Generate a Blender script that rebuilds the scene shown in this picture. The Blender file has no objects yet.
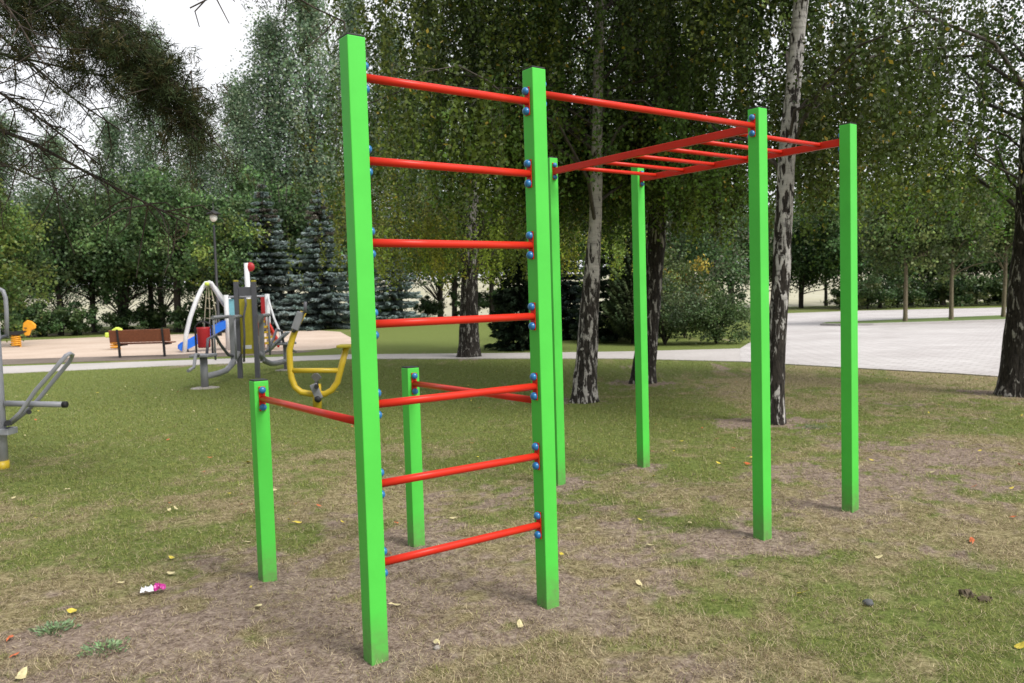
import bpy, math
import numpy as np
from mathutils import Vector, Matrix

rng = np.random.default_rng(11)
SC = bpy.context.scene
COL = SC.collection

# ------------------------------------------------------------------ camera numbers (solved from the photograph)
F, PITCH, ROLL, CAMH = 825.38, 0.0558, -0.0289, 1.4718
cp, sp, cr, sr = math.cos(PITCH), math.sin(PITCH), math.cos(ROLL), math.sin(ROLL)
FW = np.array([0, cp, -sp]); _up = np.array([0, sp, cp]); _rt = np.array([1.0, 0, 0])
RT = cr * _rt + sr * _up; UP = -sr * _rt + cr * _up
CAM = np.array([0, 0, CAMH])


def ray(x, y):
    return FW + RT * (x - 512) / F - UP * (y - 341.5) / F


def G(x, y, z=0.0):
    """surveyed point on the ground"""
    d = ray(x, y)
    return CAM + d * ((z - CAMH) / d[2])


def P(x, y, Y):
    """surveyed point at a distance Y in front of the viewpoint"""
    d = ray(x, y)
    return CAM + d * (Y / d[1])


# ------------------------------------------------------------------ object helpers
def tag(o, label=None, cat=None, group=None, kind=None):
    if label: o['label'] = label
    if cat: o['category'] = cat
    if group: o['group'] = group
    if kind: o['kind'] = kind
    return o


def empty(name, loc, label=None, cat=None, group=None, rz=0.0):
    o = bpy.data.objects.new(name, None)
    o.empty_display_size = 0.2
    COL.objects.link(o)
    o.location = [float(v) for v in loc]
    o.rotation_euler = (0, 0, rz)
    return tag(o, label, cat, group)


def link_mesh(name, me, mat, parent=None):
    o = bpy.data.objects.new(name, me)
    COL.objects.link(o)
    if mat is not None and not me.materials:
        for m in (mat if isinstance(mat, (list, tuple)) else [mat]):
            me.materials.append(m)
    if parent is not None:
        o.parent = parent
    return o


def copy_tree(o, parent=None):
    c = o.copy()
    COL.objects.link(c)
    c.parent = parent
    for ch in list(o.children):
        copy_tree(ch, c)
    return c


def unit(v):
    v = np.asarray(v, float)
    return v / (np.linalg.norm(v) + 1e-12)


class MB:
    """collects solids in world coordinates and links them as one mesh"""
    def __init__(s):
        s.v = []; s.f = []; s.sm = []

    def _add(s, vs, fs, smooth=False):
        b = len(s.v)
        s.v.extend([tuple(map(float, p)) for p in vs])
        s.f.extend([tuple(b + i for i in f) for f in fs])
        s.sm.extend([smooth] * len(fs))

    def box(s, c, ax, ay, az, sx, sy, sz):
        c = np.asarray(c, float); ax = unit(ax) * sx / 2; ay = unit(ay) * sy / 2; az = unit(az) * sz / 2
        vs = [c + i * ax + j * ay + k * az for k in (-1, 1) for j in (-1, 1) for i in (-1, 1)]
        s._add(vs, [(0, 2, 3, 1), (4, 5, 7, 6), (0, 1, 5, 4), (2, 6, 7, 3), (0, 4, 6, 2), (1, 3, 7, 5)])
        return s

    def abox(s, x0, x1, y0, y1, z0, z1):
        return s.box(((x0 + x1) / 2, (y0 + y1) / 2, (z0 + z1) / 2), (1, 0, 0), (0, 1, 0), (0, 0, 1), x1 - x0, y1 - y0, z1 - z0)

    def bar(s, a, b, w, h, up=(0, 0, 1)):
        a = np.asarray(a, float); b = np.asarray(b, float)
        d = unit(b - a); n = np.cross(d, up)
        if np.linalg.norm(n) < 1e-6: n = np.array([1.0, 0, 0])
        n = unit(n); u2 = np.cross(n, d)
        return s.box((a + b) / 2, d, n, u2, np.linalg.norm(b - a), w, h)

    def tube(s, pts, r, n=12, cap=True, smooth=True):
        pts = [np.asarray(p, float) for p in pts]
        m = len(pts)
        rs = [r] * m if np.isscalar(r) else list(r)
        T = []
        for i in range(m):
            a = pts[max(i - 1, 0)]; b = pts[min(i + 1, m - 1)]
            T.append(unit(b - a))
        ref = np.array([0, 0, 1.0]) if abs(T[0][2]) < .9 else np.array([1.0, 0, 0])
        nx = unit(np.cross(T[0], ref))
        vs = []
        for i in range(m):
            nx = unit(nx - T[i] * np.dot(nx, T[i])); ny = np.cross(T[i], nx)
            for k in range(n):
                a = 2 * math.pi * k / n
                vs.append(pts[i] + rs[i] * (math.cos(a) * nx + math.sin(a) * ny))
        fs = []
        for i in range(m - 1):
            for k in range(n):
                fs.append((i * n + k, i * n + (k + 1) % n, (i + 1) * n + (k + 1) % n, (i + 1) * n + k))
        s._add(vs, fs, smooth)
        if cap:
            b = len(s.v) - len(vs)
            s.f.append(tuple(b + k for k in range(n - 1, -1, -1))); s.sm.append(False)
            s.f.append(tuple(b + (m - 1) * n + k for k in range(n))); s.sm.append(False)
        return s

    def lathe(s, base, axis, prof, n=14, smooth=True):
        """prof = [(height, radius)]"""
        axis = unit(axis); base = np.asarray(base, float)
        ref = np.array([0, 0, 1.0]) if abs(axis[2]) < .9 else np.array([1.0, 0, 0])
        nx = unit(np.cross(axis, ref)); ny = np.cross(axis, nx)
        vs = []
        for h, r in prof:
            for k in range(n):
                a = 2 * math.pi * k / n
                vs.append(base + axis * h + r * (math.cos(a) * nx + math.sin(a) * ny))
        fs = [(i * n + k, i * n + (k + 1) % n, (i + 1) * n + (k + 1) % n, (i + 1) * n + k)
              for i in range(len(prof) - 1) for k in range(n)]
        fs.append(tuple(range(n - 1, -1, -1)))
        fs.append(tuple((len(prof) - 1) * n + k for k in range(n)))
        s._add(vs, fs, smooth)
        return s

    def prism(s, outline, depth_vec, smooth=False):
        o = [np.asarray(p, float) for p in outline]; d = np.asarray(depth_vec, float); n = len(o)
        vs = [p - d / 2 for p in o] + [p + d / 2 for p in o]
        fs = [tuple(range(n - 1, -1, -1)), tuple(range(n, 2 * n))] + [(i, (i + 1) % n, n + (i + 1) % n, n + i) for i in range(n)]
        s._add(vs, fs, smooth)
        return s

    def ball(s, c, r, n=12, sc=(1, 1, 1)):
        prof = []
        m = max(6, n // 2)
        vs = []; fs = []
        c = np.asarray(c, float)
        for i in range(1, m):
            t = math.pi * i / m
            for k in range(n):
                a = 2 * math.pi * k / n
                vs.append(c + r * np.array([math.sin(t) * math.cos(a) * sc[0], math.sin(t) * math.sin(a) * sc[1], math.cos(t) * sc[2]]))
        top = len(vs); vs.append(c + np.array([0, 0, r * sc[2]])); bot = len(vs); vs.append(c - np.array([0, 0, r * sc[2]]))
        for i in range(m - 2):
            for k in range(n):
                fs.append((i * n + k, (i + 1) * n + k, (i + 1) * n + (k + 1) % n, i * n + (k + 1) % n))
        for k in range(n):
            fs.append((top, k, (k + 1) % n)); fs.append((bot, (m - 2) * n + (k + 1) % n, (m - 2) * n + k))
        s._add(vs, fs, True)
        return s

    def mesh(s, name, origin=(0, 0, 0)):
        me = bpy.data.meshes.new(name)
        o = np.asarray(origin, float)
        me.from_pydata([tuple(np.asarray(v) - o) for v in s.v], [], s.f)
        me.polygons.foreach_set('use_smooth', s.sm)
        me.update()
        return me

    def build(s, name, mat, parent=None, bevel=0.0):
        org = (0, 0, 0)
        q = parent
        while q is not None and q.parent is not None: q = q.parent
        if q is not None: org = q.location
        o = link_mesh(name, s.mesh(name, org), mat, parent)
        if bevel:
            m = o.modifiers.new('bevel', 'BEVEL'); m.width = bevel; m.segments = 2; m.limit_method = 'ANGLE'
        return o


def quads_mesh(name, V, cols, per=4):
    """V (N,per,3) -> mesh with a face colour attribute"""
    N = len(V)
    me = bpy.data.meshes.new(name)
    me.vertices.add(N * per); me.vertices.foreach_set('co', np.ascontiguousarray(V, dtype=np.float32).ravel())
    me.loops.add(N * per); me.loops.foreach_set('vertex_index', np.arange(N * per, dtype=np.int32))
    me.polygons.add(N); me.polygons.foreach_set('loop_start', np.arange(0, N * per, per, dtype=np.int32))
    me.update(calc_edges=True)
    a = me.attributes.new('tint', 'FLOAT_COLOR', 'FACE')
    c4 = np.ones((N, 4), np.float32); c4[:, :3] = np.clip(cols, 0, 1)
    a.data.foreach_set('color', c4.ravel())
    return me


def rand_unit(n, r=None):
    r = r or rng
    v = r.normal(size=(n, 3))
    return v / np.linalg.norm(v, axis=1, keepdims=True)


def leaf_quads(C, L, W, axis=None, jit=1.0, r=None):
    r = r or rng
    n = len(C)
    a = rand_unit(n, r) * jit
    if axis is not None: a = a + axis
    a /= np.linalg.norm(a, axis=1, keepdims=True)
    b = np.cross(a, rand_unit(n, r)); b /= np.linalg.norm(b, axis=1, keepdims=True)
    L = np.broadcast_to(np.asarray(L, float).reshape(-1, 1), (n, 1)); W = np.broadcast_to(np.asarray(W, float).reshape(-1, 1), (n, 1))
    return np.stack([C - a * L / 2, C + b * W / 2 - a * L * .08, C + a * L / 2, C - b * W / 2 - a * L * .08], axis=1)


# smooth value noise in 2-D
_tab = np.random.default_rng(3).random((64, 64))


def vnoise(x, y):
    x = np.asarray(x, float); y = np.asarray(y, float)
    xi = np.floor(x).astype(int); yi = np.floor(y).astype(int); fx = x - xi; fy = y - yi
    fx = fx * fx * (3 - 2 * fx); fy = fy * fy * (3 - 2 * fy)
    t = lambda i, j: _tab[i % 64, j % 64]
    return (t(xi, yi) * (1 - fx) + t(xi + 1, yi) * fx) * (1 - fy) + (t(xi, yi + 1) * (1 - fx) + t(xi + 1, yi + 1) * fx) * fy


def fbm(x, y, s=1.0, o=4):
    v = 0; a = .5; tot = 0
    for i in range(o):
        v = v + a * vnoise(x * s + 13.7 * i, y * s + 7.3 * i); tot += a; a *= .55; s *= 2.03
    return v / tot


# ------------------------------------------------------------------ materials
def newmat(name):
    m = bpy.data.materials.new(name); m.use_nodes = True
    nt = m.node_tree
    return m, nt, nt.nodes['Principled BSDF'], nt.nodes['Material Output']


def N(nt, t, **kw):
    n = nt.nodes.new(t)
    for k, v in kw.items():
        if k in n.inputs: n.inputs[k].default_value = v
        else: setattr(n, k, v)
    return n


def ramp(nt, stops):
    r = nt.nodes.new('ShaderNodeValToRGB')
    el = r.color_ramp.elements
    el[0].position, el[0].color = stops[0][0], (*stops[0][1], 1)
    el[1].position, el[1].color = stops[-1][0], (*stops[-1][1], 1)
    for p, c in stops[1:-1]:
        e = el.new(p); e.color = (*c, 1)
    return r


def paint(name, col, rough=.4, var=.12, scale=6, metallic=0.0, bump=.02, coat=0.0, dirt=None):
    m, nt, b, out = newmat(name)
    tc = N(nt, 'ShaderNodeTexCoord')
    n1 = N(nt, 'ShaderNodeTexNoise', Scale=scale, Detail=6.0, Roughness=.65)
    nt.links.new(tc.outputs['Object'], n1.inputs['Vector'])
    lo = [c * (1 - var) for c in col]; hi = [min(1, c * (1 + var)) for c in col]
    r = ramp(nt, [(.3, lo), (.7, hi)])
    nt.links.new(n1.outputs['Fac'], r.inputs['Fac'])
    src = r.outputs['Color']
    if dirt:
        sep = N(nt, 'ShaderNodeSeparateXYZ'); nt.links.new(tc.outputs['Object'], sep.inputs[0])
        n2 = N(nt, 'ShaderNodeTexNoise', Scale=28.0, Detail=5.0); nt.links.new(tc.outputs['Object'], n2.inputs['Vector'])
        ma = N(nt, 'ShaderNodeMath', operation='MULTIPLY_ADD'); ma.inputs[1].default_value = -5.0; ma.inputs[2].default_value = 1.05
        nt.links.new(sep.outputs['Z'], ma.inputs[0])
        mb = N(nt, 'ShaderNodeMath', operation='MULTIPLY', use_clamp=True); nt.links.new(ma.outputs[0], mb.inputs[0]); nt.links.new(n2.outputs['Fac'], mb.inputs[1])
        mx = N(nt, 'ShaderNodeMix', data_type='RGBA'); nt.links.new(mb.outputs[0], mx.inputs[0])
        nt.links.new(src, mx.inputs[6]); mx.inputs[7].default_value = (*dirt, 1); src = mx.outputs[2]
    nt.links.new(src, b.inputs['Base Color'])
    b.inputs['Roughness'].default_value = rough; b.inputs['Metallic'].default_value = metallic
    if coat: b.inputs['Coat Weight'].default_value = coat; b.inputs['Coat Roughness'].default_value = .15
    n3 = N(nt, 'ShaderNodeTexNoise', Scale=90.0, Detail=3.0); nt.links.new(tc.outputs['Object'], n3.inputs['Vector'])
    r2 = N(nt, 'ShaderNodeMath', operation='MULTIPLY_ADD'); r2.inputs[1].default_value = .25; r2.inputs[2].default_value = rough - .12
    nt.links.new(n1.outputs['Fac'], r2.inputs[0]); nt.links.new(r2.outputs[0], b.inputs['Roughness'])
    bp = N(nt, 'ShaderNodeBump', Strength=bump * 5, Distance=.002); nt.links.new(n3.outputs['Fac'], bp.inputs['Height'])
    nt.links.new(bp.outputs['Normal'], b.inputs['Normal'])
    return m


def leafmat(name, trans=.3, rough=.5, mul=1.0, spec=.3):
    m, nt, b, out = newmat(name)
    at = N(nt, 'ShaderNodeAttribute', attribute_name='tint')
    oi = N(nt, 'ShaderNodeObjectInfo')
    hs = N(nt, 'ShaderNodeHueSaturation')
    mr = N(nt, 'ShaderNodeMapRange'); mr.inputs['To Min'].default_value = .8 * mul; mr.inputs['To Max'].default_value = 1.2 * mul
    nt.links.new(oi.outputs['Random'], mr.inputs['Value']); nt.links.new(mr.outputs[0], hs.inputs['Value'])
    nt.links.new(at.outputs['Color'], hs.inputs['Color'])
    nt.links.new(hs.outputs['Color'], b.inputs['Base Color'])
    b.inputs['Roughness'].default_value = rough; b.inputs['Specular IOR Level'].default_value = spec
    t = N(nt, 'ShaderNodeBsdfTranslucent'); nt.links.new(hs.outputs['Color'], t.inputs['Color'])
    mx = N(nt, 'ShaderNodeMixShader', Fac=trans)
    nt.links.new(b.outputs[0], mx.inputs[1]); nt.links.new(t.outputs[0], mx.inputs[2]); nt.links.new(mx.outputs[0], out.inputs['Surface'])
    return m


M = {}
M['green'] = paint('green_paint', (.085, .58, .072), .4, .09, 2, dirt=(.16, .12, .09), bump=.01)
M['green'].node_tree.nodes['Principled BSDF'].inputs['Specular IOR Level'].default_value = .25
M['red'] = paint('red_paint', (.6, .028, .013), .34, .08, 5, bump=.01)
M['red'].node_tree.nodes['Principled BSDF'].inputs['Specular IOR Level'].default_value = .22
M['blue_cap'] = paint('blue_plastic', (.014, .16, .4), .3, .08, 20, coat=.3)
M['black'] = paint('black_plastic', (.018, .018, .02), .6, .2, 10)
M['grey'] = paint('grey_steel', (.24, .245, .265), .45, .1, 8)
M['dgrey'] = paint('dark_grey_steel', (.11, .11, .13), .45, .1, 8)
M['lgrey'] = paint('pale_grey_steel', (.36, .37, .41), .38, .1, 8)
M['white'] = paint('white_tube_paint', (.72, .73, .75), .4, .06, 6)
M['yellow'] = paint('yellow_paint', (.62, .44, .03), .4, .08, 8)
M['olive'] = paint('yellow_panel', (.42, .36, .03), .5, .15, 14)
M['blue'] = paint('blue_slide', (.025, .19, .82), .3, .05, 6, coat=.3)
M['cyan'] = paint('pale_blue_panel', (.22, .52, .62), .5, .1, 12)
M['orange'] = paint('orange_plastic', (.75, .34, .02), .45, .08, 10)
M['lime'] = paint('lime_plastic', (.6, .75, .1), .45, .08, 10)
M['binred'] = paint('bin_red', (.42, .02, .025), .5, .1, 8)
M['wood'] = paint('brown_bench_wood', (.19, .06, .026), .6, .3, 22, bump=.1)
M['rope'] = paint('rope', (.4, .36, .25), .8, .2, 30)
M['lampglass'] = paint('lamp_globe', (.75, .75, .73), .35, .04, 6)
M['concrete'] = paint('concrete', (.36, .33, .3), .85, .2, 18, bump=.2)
M['stone'] = paint('grey_stone', (.09, .095, .1), .8, .3, 30, bump=.2)
M['clod'] = paint('soil_clod', (.11, .085, .055), .95, .3, 40, bump=.3)
M['wrap_w'] = paint('white_foil', (.75, .77, .8), .25, .08, 60)
M['wrap_p'] = paint('magenta_foil', (.5, .03, .28), .3, .25, 60)
M['kerb'] = paint('kerb_concrete', (.42, .4, .39), .85, .12, 12, bump=.15)
M['leaf'] = leafmat('leaf_green', .3, .44, 1.5, .28)
M['needle'] = leafmat('needle_green', .1, .7, 1.1, .12)
M['grass'] = leafmat('grass_blade', .25, .7, 1.0, .15)


def birch_bark(name, z0, z1, lo, hi, pale):
    """dark furrowed foot up to z0, turning into pale bark by z1"""
    m, nt, b, out = newmat(name)
    tc = N(nt, 'ShaderNodeTexCoord'); sep = N(nt, 'ShaderNodeSeparateXYZ'); nt.links.new(tc.outputs['Object'], sep.inputs[0])
    mp = N(nt, 'ShaderNodeMapping'); mp.inputs['Scale'].default_value = (15, 15, 4.2); nt.links.new(tc.outputs['Object'], mp.inputs[0])
    n1 = N(nt, 'ShaderNodeTexNoise', Scale=1.1, Detail=7.0, Roughness=.62, Distortion=.7); nt.links.new(mp.outputs[0], n1.inputs['Vector'])
    mp2 = N(nt, 'ShaderNodeMapping'); mp2.inputs['Scale'].default_value = (6, 6, 26); nt.links.new(tc.outputs['Object'], mp2.inputs[0])
    n2 = N(nt, 'ShaderNodeTexNoise', Scale=1.0, Detail=5.0, Roughness=.65); nt.links.new(mp2.outputs[0], n2.inputs['Vector'])
    mr = N(nt, 'ShaderNodeMapRange', interpolation_type='SMOOTHSTEP'); mr.inputs['From Min'].default_value = z0; mr.inputs['From Max'].default_value = z1
    mr.inputs['To Min'].default_value = lo; mr.inputs['To Max'].default_value = hi
    nt.links.new(sep.outputs['Z'], mr.inputs['Value'])
    ad = N(nt, 'ShaderNodeMath', operation='ADD'); nt.links.new(n1.outputs['Fac'], ad.inputs[0]); nt.links.new(mr.outputs[0], ad.inputs[1])
    r1 = ramp(nt, [(.485, (0, 0, 0)), (.54, (1, 1, 1))]); nt.links.new(ad.outputs[0], r1.inputs['Fac'])
    r2 = ramp(nt, [(.3, [c * .3 for c in pale]), (.43, [c * .78 for c in pale]), (.75, [c * 1.1 for c in pale])]); nt.links.new(n2.outputs['Fac'], r2.inputs['Fac'])
    r3 = ramp(nt, [(.35, (.01, .009, .008)), (.7, (.065, .055, .047))])
    n4 = N(nt, 'ShaderNodeTexNoise', Scale=24.0, Detail=6.0, Roughness=.7); nt.links.new(mp.outputs[0], n4.inputs['Vector']); n4.inputs['Scale'].default_value = 2.6
    nt.links.new(n4.outputs['Fac'], r3.inputs['Fac'])
    mx = N(nt, 'ShaderNodeMix', data_type='RGBA'); nt.links.new(r1.outputs['Color'], mx.inputs[0])
    nt.links.new(r3.outputs['Color'], mx.inputs[6]); nt.links.new(r2.outputs['Color'], mx.inputs[7])
    nt.links.new(mx.outputs[2], b.inputs['Base Color']); b.inputs['Roughness'].default_value = .85
    b.inputs['Specular IOR Level'].default_value = .2
    bp = N(nt, 'ShaderNodeBump', Strength=1.0, Distance=.04); nt.links.new(ad.outputs[0], bp.inputs['Height']); nt.links.new(bp.outputs[0], b.inputs['Normal'])
    return m


def bark(name, a, c):
    m, nt, b, out = newmat(name)
    tc = N(nt, 'ShaderNodeTexCoord')
    mp = N(nt, 'ShaderNodeMapping'); mp.inputs['Scale'].default_value = (14, 14, 3); nt.links.new(tc.outputs['Object'], mp.inputs[0])
    n1 = N(nt, 'ShaderNodeTexNoise', Scale=1.6, Detail=6.0, Roughness=.7); nt.links.new(mp.outputs[0], n1.inputs['Vector'])
    r = ramp(nt, [(.35, a), (.68, c)]); nt.links.new(n1.outputs['Fac'], r.inputs['Fac']); nt.links.new(r.outputs['Color'], b.inputs['Base Color'])
    b.inputs['Roughness'].default_value = .9
    bp = N(nt, 'ShaderNodeBump', Strength=.6, Distance=.02); nt.links.new(n1.outputs['Fac'], bp.inputs['Height']); nt.links.new(bp.outputs[0], b.inputs['Normal'])
    return m


M['birch_dark'] = birch_bark('birch_bark_dark', 1.5, 5.0, -.07, .05, (.42, .4, .37))
M['birch_pale'] = birch_bark('birch_bark_pale', 1.45, 2.5, -.03, .1, (.5, .47, .44))
M['birch_white'] = birch_bark('birch_bark_white', .8, 3.0, -.06, .05, (.55, .53, .51))
M['limb'] = bark('birch_limb_bark', (.03, .025, .02), (.1, .085, .07))
M['bark'] = bark('dark_bark', (.02, .017, .014), (.075, .062, .05))
M['palebark'] = bark('pale_bark', (.1, .085, .05), (.24, .2, .13))
M['pinebark'] = bark('pine_bark', (.018, .014, .011), (.07, .05, .035))

# ------------------------------------------------------------------ lawn bookkeeping
PX = np.array([-40, -13.4, -11.84, -8.53, -4.06, -.29, 2.37, 4.58, 6.23, 7.16, 7.65, 9.2, 14])
PY = np.array([15.0, 18.6, 19.01, 19.91, 20.5, 19.18, 18.18, 16.57, 14.35, 13.16, 12.3, 9.0, 2.0])


def lawn_limit(x):
    return np.interp(x, PX, PY)


U = np.array([.8059, .5921, 0]); V = np.array([-.5921, .8059, 0]); Z = np.array([0, 0, 1.0])
A0 = np.array([-.595, 3.31, 0])
PW, PH, PHL = .0775, 2.5, 1.0637
POSTS = {'A': A0, 'B': A0 + U * .9064, 'C': A0 + U * 2.5356, 'D': A0 + U * 3.4598,
         'G': A0 + V * 1.2521, 'H': A0 + U * .9064 + V * 1.2521, 'E': A0 + U * 2.5356 + V * 1.8864, 'F': A0 + U * 3.4598 + V * 1.8864}

_bare = [(470, 575, .95, .75), (300, 625, .7, .5), (900, 480, 1.3, .75), (980, 455, 1.2, .6), (60, 660, .5, .6), (160, 650, .5, .35), (760, 545, .55, .55),
         (620, 560, .6, .45), (560, 625, .35, .5), (820, 560, .5, .35), (360, 670, .5, .6), (700, 640, .4, .12), (690, 470, .5, .25), (960, 590, .35, .35), (455, 500, .6, .35)]
_green = [(60, 395, 4.0, .6), (300, 385, 4.0, .35), (420, 335, 9, .7), (620, 346, 3, .5), (120, 430, 2.2, .5), (30, 540, .8, .5), (60, 490, 1.0, .4), (640, 420, 1.6, .35), (950, 640, .9, .55), (840, 625, .6, .4), (420, 420, 2.5, .3), (690, 470, .5, .3), (170, 500, .8, .25)]
_bare = [(*G(a, b)[:2], r, w) for a, b, r, w in _bare]
_green = [(*G(a, b)[:2], r, w) for a, b, r, w in _green]
BIRCH_AT = [G(469, 357), G(583, 402), G(642, 383), G(774, 423), G(1018, 395)]


def bare_mask(x, y):
    b = .12 + 0 * x
    for cx, cy, r, w in _bare: b = b + .62 * w * np.exp(-((x - cx) ** 2 + (y - cy) ** 2) / (r * r))
    for cx, cy, r, w in _green: b = b - w * np.exp(-((x - cx) ** 2 + (y - cy) ** 2) / (r * r))
    for p in POSTS.values(): b = b + 1.1 * np.exp(-((x - p[0]) ** 2 + (y - p[1]) ** 2) / (.17 ** 2))
    for p in BIRCH_AT: b = b + .9 * np.exp(-((x - p[0]) ** 2 + (y - p[1]) ** 2) / (.55 ** 2))
    b = b + (fbm(x, y, 1.3) - .5) * .9 + (fbm(x + 40, y, 5, 3) - .5) * 1.1 + (fbm(x + 11, y + 3, 16, 2) - .5) * .9
    return np.clip(b, 0, 1)


def green_mask(x, y):
    g = .42 + np.clip((y - 5) / 14, 0, .45)
    for cx, cy, r, w in _green: g = g + .6 * w * np.exp(-((x - cx) ** 2 + (y - cy) ** 2) / (r * r))
    g = g - np.clip((x - 1.5) / 4, 0, .5) * np.exp(-((y - 12.5) / 3.2) ** 2) - .2 * np.exp(-((y - 4.2) / 1.2) ** 2)
    g = g + (fbm(x + 90, y + 15, .9) - .5) * 1.35 + (fbm(x - 30, y + 70, 4.5, 3) - .5) * 1.0 + (fbm(x - 3, y + 7, 14, 2) - .5) * .5
    return np.clip(g, 0, 1)


# ------------------------------------------------------------------ ground sheet
def axis_coords(lo, hi, step, far):
    c = list(np.arange(lo, hi + 1e-6, step)); s = step
    v = hi
    while v < far: s *= 1.22; v += s; c.append(v)
    s = step; v = lo; pre = []
    while v > -far: s *= 1.22; v -= s; pre.append(v)
    return np.array(pre[::-1] + c)


def bump_z(x, y):
    fade = np.clip((11.5 - y) / 3, 0, 1) * np.clip((y + 2) / 3, 0, 1) * np.clip((7 - np.abs(x)) / 2, 0, 1)
    return fade * ((fbm(x, y, 3.1) - .5) * .03 + (fbm(x, y, 14, 2) - .5) * .018) - .004 * fade


def ground():
    xs = axis_coords(-5.2, 6.4, .05, 420); ys = axis_coords(2.3, 12.0, .05, 420)
    X, Y = np.meshgrid(xs, ys)
    Zz = bump_z(X, Y)
    nx, ny = len(xs), len(ys)
    co = np.stack([X, Y, Zz], -1).reshape(-1, 3)
    idx = np.arange(nx * ny).reshape(ny, nx)
    q = np.stack([idx[:-1, :-1], idx[:-1, 1:], idx[1:, 1:], idx[1:, :-1]], -1).reshape(-1, 4)
    me = bpy.data.meshes.new('ground')
    me.vertices.add(len(co)); me.vertices.foreach_set('co', co.astype(np.float32).ravel())
    me.loops.add(q.size); me.loops.foreach_set('vertex_index', q.astype(np.int32).ravel())
    me.polygons.add(len(q)); me.polygons.foreach_set('loop_start', np.arange(0, q.size, 4, dtype=np.int32))
    me.update(calc_edges=True)
    me.polygons.foreach_set('use_smooth', np.ones(len(q), bool))
    for nm, fn in (('bare', bare_mask), ('lush', green_mask)):
        a = me.attributes.new(nm, 'FLOAT', 'POINT'); a.data.foreach_set('value', fn(X, Y).ravel().astype(np.float32))
    m, nt, b, out = newmat('lawn_ground')
    tc = N(nt, 'ShaderNodeTexCoord')
    ab = N(nt, 'ShaderNodeAttribute', attribute_name='bare'); al = N(nt, 'ShaderNodeAttribute', attribute_name='lush')
    nf = N(nt, 'ShaderNodeTexNoise', Scale=55.0, Detail=8.0, Roughness=.75); nt.links.new(tc.outputs['Object'], nf.inputs['Vector'])
    nc = N(nt, 'ShaderNodeTexNoise', Scale=7.0, Detail=6.0, Roughness=.7); nt.links.new(tc.outputs['Object'], nc.inputs['Vector'])
    nm = N(nt, 'ShaderNodeTexNoise', Scale=20.0, Detail=8.0, Roughness=.72); nt.links.new(tc.outputs['Object'], nm.inputs['Vector'])
    av = N(nt, 'ShaderNodeMix', data_type='FLOAT'); av.inputs[0].default_value = .5; nt.links.new(nf.outputs['Fac'], av.inputs[2]); nt.links.new(nm.outputs['Fac'], av.inputs[3])
    soil = ramp(nt, [(.36, (.06, .043, .033)), (.46, (.21, .157, .125)), (.56, (.36, .285, .23)), (.66, (.52, .43, .35))]); nt.links.new(av.outputs[0], soil.inputs['Fac'])
    dry = ramp(nt, [(.36, (.06, .05, .025)), (.49, (.25, .212, .108)), (.64, (.5, .43, .26))]); nt.links.new(av.outputs[0], dry.inputs['Fac'])
    grn = ramp(nt, [(.36, (.04, .055, .015)), (.5, (.145, .185, .048)), (.66, (.27, .3, .1))]); nt.links.new(av.outputs[0], grn.inputs['Fac'])
    def soft(src, lo, hi):
        ad = N(nt, 'ShaderNodeMath', operation='MULTIPLY_ADD'); ad.inputs[1].default_value = .5
        nt.links.new(nc.outputs['Fac'], ad.inputs[0]); nt.links.new(src, ad.inputs[2])
        mr = N(nt, 'ShaderNodeMapRange', interpolation_type='SMOOTHSTEP'); mr.inputs['From Min'].default_value = lo; mr.inputs['From Max'].default_value = hi
        nt.links.new(ad.outputs[0], mr.inputs['Value']); return mr.outputs[0]
    m1 = N(nt, 'ShaderNodeMix', data_type='RGBA'); nt.links.new(soft(al.outputs['Fac'], .5, 1.0), m1.inputs[0]); nt.links.new(dry.outputs[0], m1.inputs[6]); nt.links.new(grn.outputs[0], m1.inputs[7])
    sp = N(nt, 'ShaderNodeTexNoise', Scale=11.0, Detail=5.0, Roughness=.8, Distortion=.4); nt.links.new(tc.outputs['Object'], sp.inputs['Vector'])
    spr = ramp(nt, [(.3, (.25, .22, .2)), (.42, (1, 1, 1))]); nt.links.new(sp.outputs['Fac'], spr.inputs['Fac'])
    m2 = N(nt, 'ShaderNodeMix', data_type='RGBA'); nt.links.new(soft(ab.outputs['Fac'], .5, .95), m2.inputs[0]); nt.links.new(m1.outputs[2], m2.inputs[6]); nt.links.new(soil.outputs[0], m2.inputs[7])
    m3 = N(nt, 'ShaderNodeMix', data_type='RGBA', blend_type='MULTIPLY'); m3.inputs[0].default_value = .8; nt.links.new(m2.outputs[2], m3.inputs[6]); nt.links.new(spr.outputs[0], m3.inputs[7])
    nt.links.new(m3.outputs[2], b.inputs['Base Color']); b.inputs['Roughness'].default_value = .95; b.inputs['Specular IOR Level'].default_value = .1
    bp = N(nt, 'ShaderNodeBump', Strength=.9, Distance=.015); nt.links.new(nf.outputs['Fac'], bp.inputs['Height']); nt.links.new(bp.outputs[0], b.inputs['Normal'])
    tag(link_mesh('ground', me, m), kind='structure')


ground()


def sheet(name, pts, z, mat, sub=0):
    me = bpy.data.meshes.new(name)
    k = len(pts)
    me.from_pydata([(float(p[0]), float(p[1]), z) for p in pts] + [(float(p[0]), float(p[1]), z - .05) for p in pts], [], [tuple(range(k))] + [(i, (i + 1) % k, k + (i + 1) % k, k + i) for i in range(k)])
    me.update()
    if me.polygons[0].normal.z < 0: me.flip_normals()
    return tag(link_mesh(name, me, mat), kind='structure')


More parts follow.
